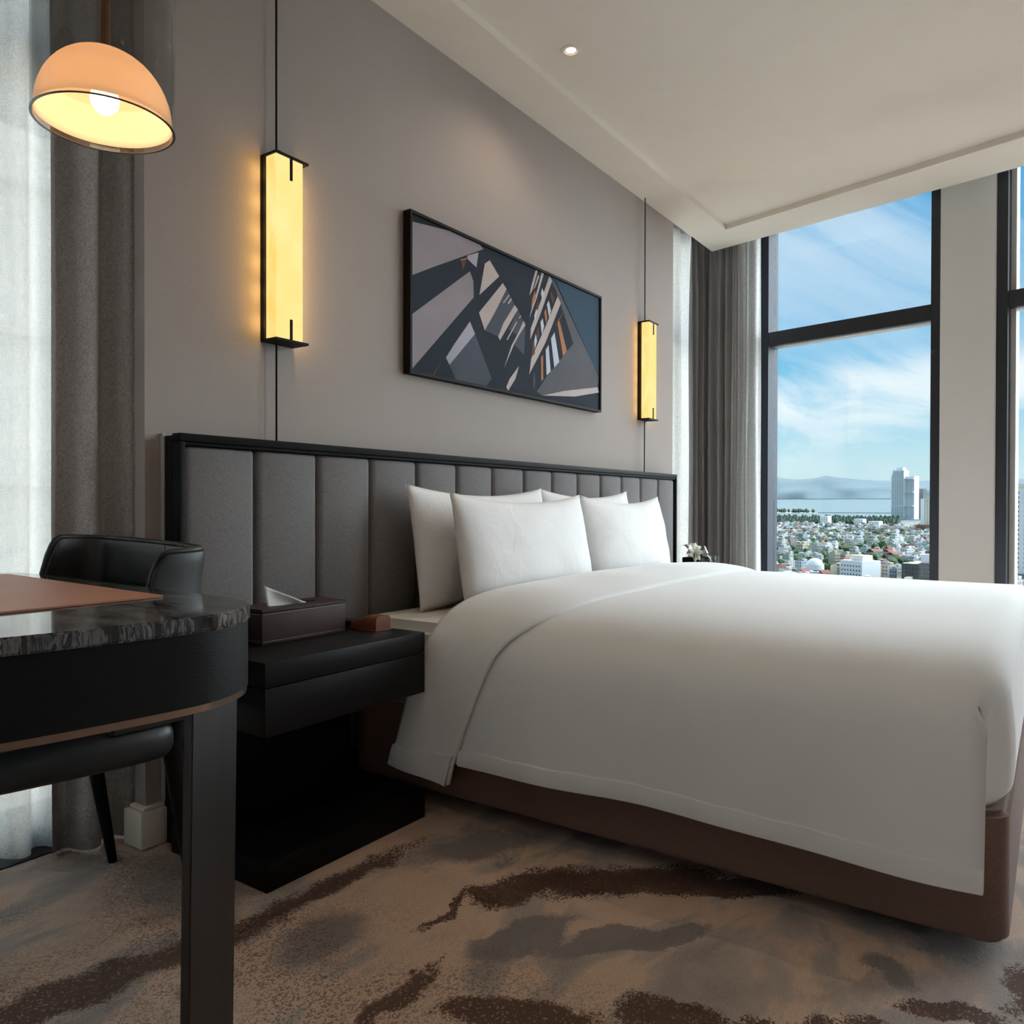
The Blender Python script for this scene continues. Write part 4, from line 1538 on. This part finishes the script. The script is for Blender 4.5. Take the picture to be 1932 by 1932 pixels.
green = [(960, 170, 60, 12), (1005, 220, 40, 14), (1130, 215, 60, 16), (1180, 190, 70, 14), (900, 130, 30, 18), (1300, 245, 50, 12), (1480, 250, 90, 16), (1420, 330, 40, 14), (1560, 370, 60, 14), (1650, 290, 90, 16), (1250, 330, 40, 14), (880, 225, 20, 10)]


tree_spots = []
for gx, gy, gw, gd in green:
    for k in range(60):
        tx_, ty_, ts_ = gx + rnd.uniform(-gd, gd), gy + rnd.uniform(-gw, gw) * 0.55, rnd.uniform(5.0, 7.5)
        if all((tx_ - a) ** 2 + (ty_ - b) ** 2 > (1.15 * (ts_ + c)) ** 2 for a, b, c in tree_spots):
            tree_spots.append((tx_, ty_, ts_))
for k in range(400):
    tx_ = rnd.uniform(760, 1900)
    ty_, ts_ = tx_ * rnd.uniform(0.10, 0.32), rnd.uniform(4.0, 6.0)
    if len(tree_spots) < 260 and keep(tx_, ty_) and all((tx_ - a) ** 2 + (ty_ - b) ** 2 > (1.15 * (ts_ + c)) ** 2 for a, b, c in tree_spots):
        tree_spots.append((tx_, ty_, ts_))
spots = [s for s in spots if keep(*s) and all((s[0] - a) ** 2 + (s[1] - b) ** 2 > (7.5 + c) ** 2 for a, b, c in tree_spots)]
seen = [s for s in spots if 0.105 * s[0] < s[1] < 0.315 * s[0] or s[1] < 0.055 * s[0]]
near = sorted([s for s in seen if s[0] > 720], key=lambda s: s[0])[:300]
nearset = set(near)
for sx, sy in near:
    k, w = rnd.randrange(9), rnd.choice((0, 0, 1, 2, 3, 4, 5, 6, 6, 6, 7))
    o = bpy.data.objects.new('city_house', HM[(k, w)][0])
    COL.objects.link(o)
    o.location = (sx, sy, gz(sx) - 0.3)
    o.rotation_euler = (0, 0, rnd.choice((-0.5, -0.42, -0.35, 0.3, 0.9)) + rnd.uniform(-0.1, 0.1))
    sc = rnd.uniform(0.62, 1.0)
    o.scale = (sc, sc, rnd.uniform(0.55, 1.1))
    tag(o, 'small pale city house among dense rooftops beyond the sea view window', 'house', 'city houses below the hotel')
# the farther houses: one joined mesh
bm = bmesh.new()
for sx, sy in spots:
    if (sx, sy) in nearset:
        continue
    w, d, h = rnd.uniform(3.5, 5.8), rnd.uniform(4.5, 7), rnd.uniform(5, 13)
    mi = rnd.choice((0, 0, 1, 2, 3, 4, 5, 6, 6, 6, 7))
    n0 = len(bm.verts)
    a = rnd.choice((-0.5, -0.35, 0.3, 0.9)) + rnd.uniform(-0.1, 0.1)
    bm_mat_box(bm, -d, d, -w, w, 0, h, mi)
    add_windows(bm, -d, -w, w, 0.8, h - 0.4, 3, max(2, int(h / 3.6)), 0.5, 0.5, 8)
    bm_mat_box(bm, -d * 0.2, d * 0.6, -w * 0.8, w * 0.2, h, h + rnd.uniform(1, 3), rnd.choice((mi, mi, 9, 10)))
    bm.verts.ensure_lookup_table()
    bmesh.ops.transform(bm, matrix=Matrix.Translation((sx, sy, gz(sx) - 0.3)) @ Matrix.Rotation(a, 4, 'Z'), verts=list(bm.verts)[n0:])
o = link('distant_houses', finish(bm), WALLS + ['city_window', 'roof_tile', 'roof_grey'])
tag(o, 'far carpet of tiny pale rooftops reaching to the shore', 'houses', kind='stuff')


# ---- trees
def blob_mesh(seed, m, r=1.0, sub=2, squash=0.8):
    bm = bmesh.new()
    bmesh.ops.create_icosphere(bm, subdivisions=sub, radius=r)
    for v in bm.verts:
        n_ = noise.noise(v.co * 1.9 + Vector((seed * 7.3, 0, 0))) + 0.5 * noise.noise(v.co * 4.3 + Vector((0, seed, 0)))
        v.co *= 1 + 0.34 * n_
        v.co.z = v.co.z * squash + squash * r * 0.8
    me = finish(bm, False)
    me.materials.append(MATS[m])
    return me


TM = [blob_mesh(k, 'tree_green') for k in range(5)]
for sx, sy, s_ in tree_spots:
    o = bpy.data.objects.new('city_tree', rnd.choice(TM))
    COL.objects.link(o)
    o.location = (sx, sy, gz(sx) - 0.2)
    o.scale = (s_, s_, s_ * rnd.uniform(1.0, 1.5))
    o.rotation_euler = (0, 0, rnd.uniform(0, 6))
    tag(o, 'round green street tree between the city rooftops', 'tree', 'street trees in the city')


def forest(name, x0, x1, f0, f1, n, hmin, hmax, label, m='pine_green'):
    bm = bmesh.new()
    for k in range(n):
        x_ = rnd.uniform(x0, x1)
        y_ = rnd.uniform(f0, f1) * x_
        h_ = rnd.uniform(hmin, hmax)
        r_ = h_ * rnd.uniform(0.3, 0.5)
        top = bm.verts.new((x_, y_, gz(x_) + h_))
        r1 = [bm.verts.new((x_ + r_ * math.cos(a) * rnd.uniform(0.7, 1.2), y_ + r_ * math.sin(a) * rnd.uniform(0.7, 1.2), gz(x_) + h_ * rnd.uniform(0.35, 0.6))) for a in (0, 1.26, 2.51, 3.77, 5.03)]
        r0 = [bm.verts.new((v.co.x * 0.4 + x_ * 0.6, v.co.y * 0.4 + y_ * 0.6, gz(x_) - 0.3)) for v in r1]
        for q in range(5):
            j = (q + 1) % 5
            bm.faces.new((r1[q], r1[j], top))
            bm.faces.new((r0[q], r0[j], r1[j], r1[q]))
    return tag(link(name, finish(bm), m), label, 'trees', kind='stuff')


forest('shore_forest', 1990, 2380, 0.15, 0.42, 1500, 12, 21, 'dark green belt of trees along the shore')
forest('spit_trees', 3330, 3430, 0.245, 0.40, 170, 10, 20, 'thin row of trees on the sand spit in the bay')
bm = bmesh.new()
sp = [(3310, 0.238), (3300, 0.30), (3295, 0.42), (3460, 0.42), (3450, 0.30), (3400, 0.25)]
bm.faces.new([bm.verts.new((x_, f_ * x_, gz(x_) + 0.2)) for x_, f_ in sp])
struct(link('sand_spit', finish(bm), 'sand'))
bm = bmesh.new()
bm_box(bm, 3365, 3378, 0.10 * 3370, 0.24 * 3370, gz(3370) - 1, gz(3370) + 1.5)
struct(link('breakwater', finish(bm), 'roof_grey'))


# ---- single tall buildings
def building(name, loc, rz, label):
    o = thing(name, loc, label, 'building')
    o.rotation_euler = (0, 0, rz)
    return o


def part_local(name, bm, mats, parent):
    me = finish(bm)
    for q in mats:
        me.materials.append(MATS[q])
    o = bpy.data.objects.new(name, me)
    COL.objects.link(o)
    o.parent = parent
    return o


def simple_box(name, b, m, parent):
    bm = bmesh.new()
    bm_box(bm, *b)
    return part_local(name, bm, [m], parent)


def window_grid(name, x, y0, y1, z0, z1, nx, nz, fw, fh, parent, axis='x', m='city_window'):
    bm = bmesh.new()
    add_windows(bm, x, y0, y1, z0, z1, nx, nz, fw, fh, 0, axis, 0.25)
    o = part_local(name, bm, [m], parent)
    o['kind'] = 'stuff'
    return o


# twin white residential tower
x_, y_ = 2620, 384
b_ = building('white_tower', (x_, y_, gz(x_)), -0.30, 'tall white stepped tower block rising above the shore')
for nm, y0, y1, xo, h in (('left_wing', 4, 34, 0, 136), ('centre_bay', -8, 26, -8, 148), ('right_wing', -34, 8, 2, 130)):
    simple_box(nm, (xo, xo + 30, y0, y1, 0, h), 'tower_white', b_)
    window_grid('windows', xo, y0 + 1, y1 - 1, 4, h - 3, max(3, int((y1 - y0) / 5)), 38, 0.55, 0.5, b_)
simple_box('crown', (-2, 18, -2, 18, 148.2, 156), 'tower_white', b_)
for k in (0.30, 0.62, 0.93):
    simple_box('floor_band', (-9.5, 31, -34.5, 34.5, 130 * k, 130 * k + 1.6), 'tower_white', b_)
# grey block glued behind it
x_, y_ = 2660, 345
b_ = building('grey_tower', (x_, y_, gz(x_)), -0.3, 'slim grey block half hidden behind the white tower')
simple_box('body', (0, 22, -12, 14, 0, 92), 'roof_grey', b_)
window_grid('windows', 0, -11, 13, 4, 90, 5, 26, 0.6, 0.5, b_)

# cream hotel block on a brick podium
x_, y_ = 1775, 208
b_ = building('cream_tower', (x_, y_, gz(x_)), -0.35, 'cream tower on a brown podium beside the window column')
simple_box('podium', (-6, 30, -30, 26, 0, 15), 'tower_brick', b_)
simple_box('body', (0, 26, -26, 20, 15.2, 68), 'tower_cream', b_)
window_grid('windows', 0, -25, 19, 17, 66, 9, 14, 0.35, 0.45, b_)
simple_box('side_fin', (-0.6, 0, 12, 20, 15.2, 68), 'tower_white', b_)

# dark glass office near the sill
x_, y_ = 745, 92
b_ = building('glass_office', (x_, y_, gz(x_)), -0.28, 'dark green glass office block at the bottom of the sea view window')
simple_box('body', (0, 34, -22, 17, 0, 20), 'dark_glass', b_)
simple_box('plant_room', (6, 24, -14, 4, 20.2, 28), 'tower_white', b_)
simple_box('roof_terrace', (1, 33, -21, 3.8, 20.1, 20.6), 'roof_tile', b_)
for k in range(5):
    simple_box('floor_band', (-0.5, 0, -22, 17, 3.6 * k + 2.6, 3.6 * k + 3.2), 'roof_grey', b_)
for k in range(14):
    simple_box('mullion', (-0.45, 0, -22 + k * 2.98, -21.6 + k * 2.98, 0, 19.5), 'roof_grey', b_)
for k in range(3):
    bm = bmesh.new()
    bmesh.ops.create_cone(bm, cap_ends=True, segments=16, radius1=2.2, radius2=2.0, depth=2.6, matrix=Matrix.Translation((10 + 1.5 * k, -9 + 5 * k, 29.6)))
    part_local('water_tank', bm, ['roof_tile'], b_)

# tower at the right edge
x_, y_ = 800, 14
b_ = building('corner_tower', (x_, y_, gz(x_)), -0.12, 'tall pale tower with square windows in the right hand window')
simple_box('podium', (-4, 34, -26, 17, 0, 10), 'dark_glass', b_)
simple_box('body', (0, 30, -24, 15, 10.2, 84), 'tower_white', b_)
simple_box('crown', (2, 28, -22, 13, 84.2, 88), 'tower_cream', b_)
window_grid('windows', 0, 4, 15, 14, 82, 2, 17, 0.34, 0.5, b_)
window_grid('windows', 0, -24, 3, 14, 82, 6, 17, 0.5, 0.5, b_)

# low white block near the sill, with loggias
x_, y_ = 790, 158
b_ = building('white_block', (x_, y_, gz(x_)), -0.55, 'white flat roofed block with a row of small windows, low in the view')
simple_box('body', (0, 24, -13, 13, 0, 17), 'tower_white', b_)
simple_box('roof_house', (5, 18, -9, 5, 17.2, 22), 'tower_cream', b_)
window_grid('windows', 0, -12, 12, 2, 14, 7, 3, 0.4, 0.35, b_)
# small white cubes standing out of the roofs
for k, (x_, y_, w, h, lb) in enumerate(((1960, 456, 10, 26, 'white cube of flats against the dark tree belt'), (1962, 380, 11, 20, 'white block standing left of the pair by the tower'), (1868, 330, 12, 18, 'white low block in front of the white tower'))):
    b_ = building('white_cube', (x_, y_, gz(x_)), -0.3, lb)
    simple_box('body', (0, 16, -w, w, 0, h), 'tower_white', b_)
    window_grid('windows', 0, -w + 1, w - 1, 2, h - 1, 4, 5, 0.35, 0.4, b_)
# domed hall
x_, y_ = 808, 195
b_ = building('domed_hall', (x_, y_, gz(x_)), -0.3, 'round white hall with a shallow dome')
for nm, pr_ in (('drum', [(8.6, 0), (8.6, 10.5), (0, 10.5)]), ('dome', [(7.4, 10.6), (7.0, 12.5), (5.6, 14.6), (3.2, 16.0), (0, 16.5)])):
    bm = bmesh.new()
    rings = [[bm.verts.new((max(r_, 0.01) * math.cos(2 * math.pi * k / 24), max(r_, 0.01) * math.sin(2 * math.pi * k / 24), z_)) for k in range(24)] for r_, z_ in pr_]
    for a_, c_ in zip(rings, rings[1:]):
        for k in range(24):
            bm.faces.new((a_[k], a_[(k + 1) % 24], c_[(k + 1) % 24], c_[k]))
    part_local(nm, bm, ['tower_white'], b_)
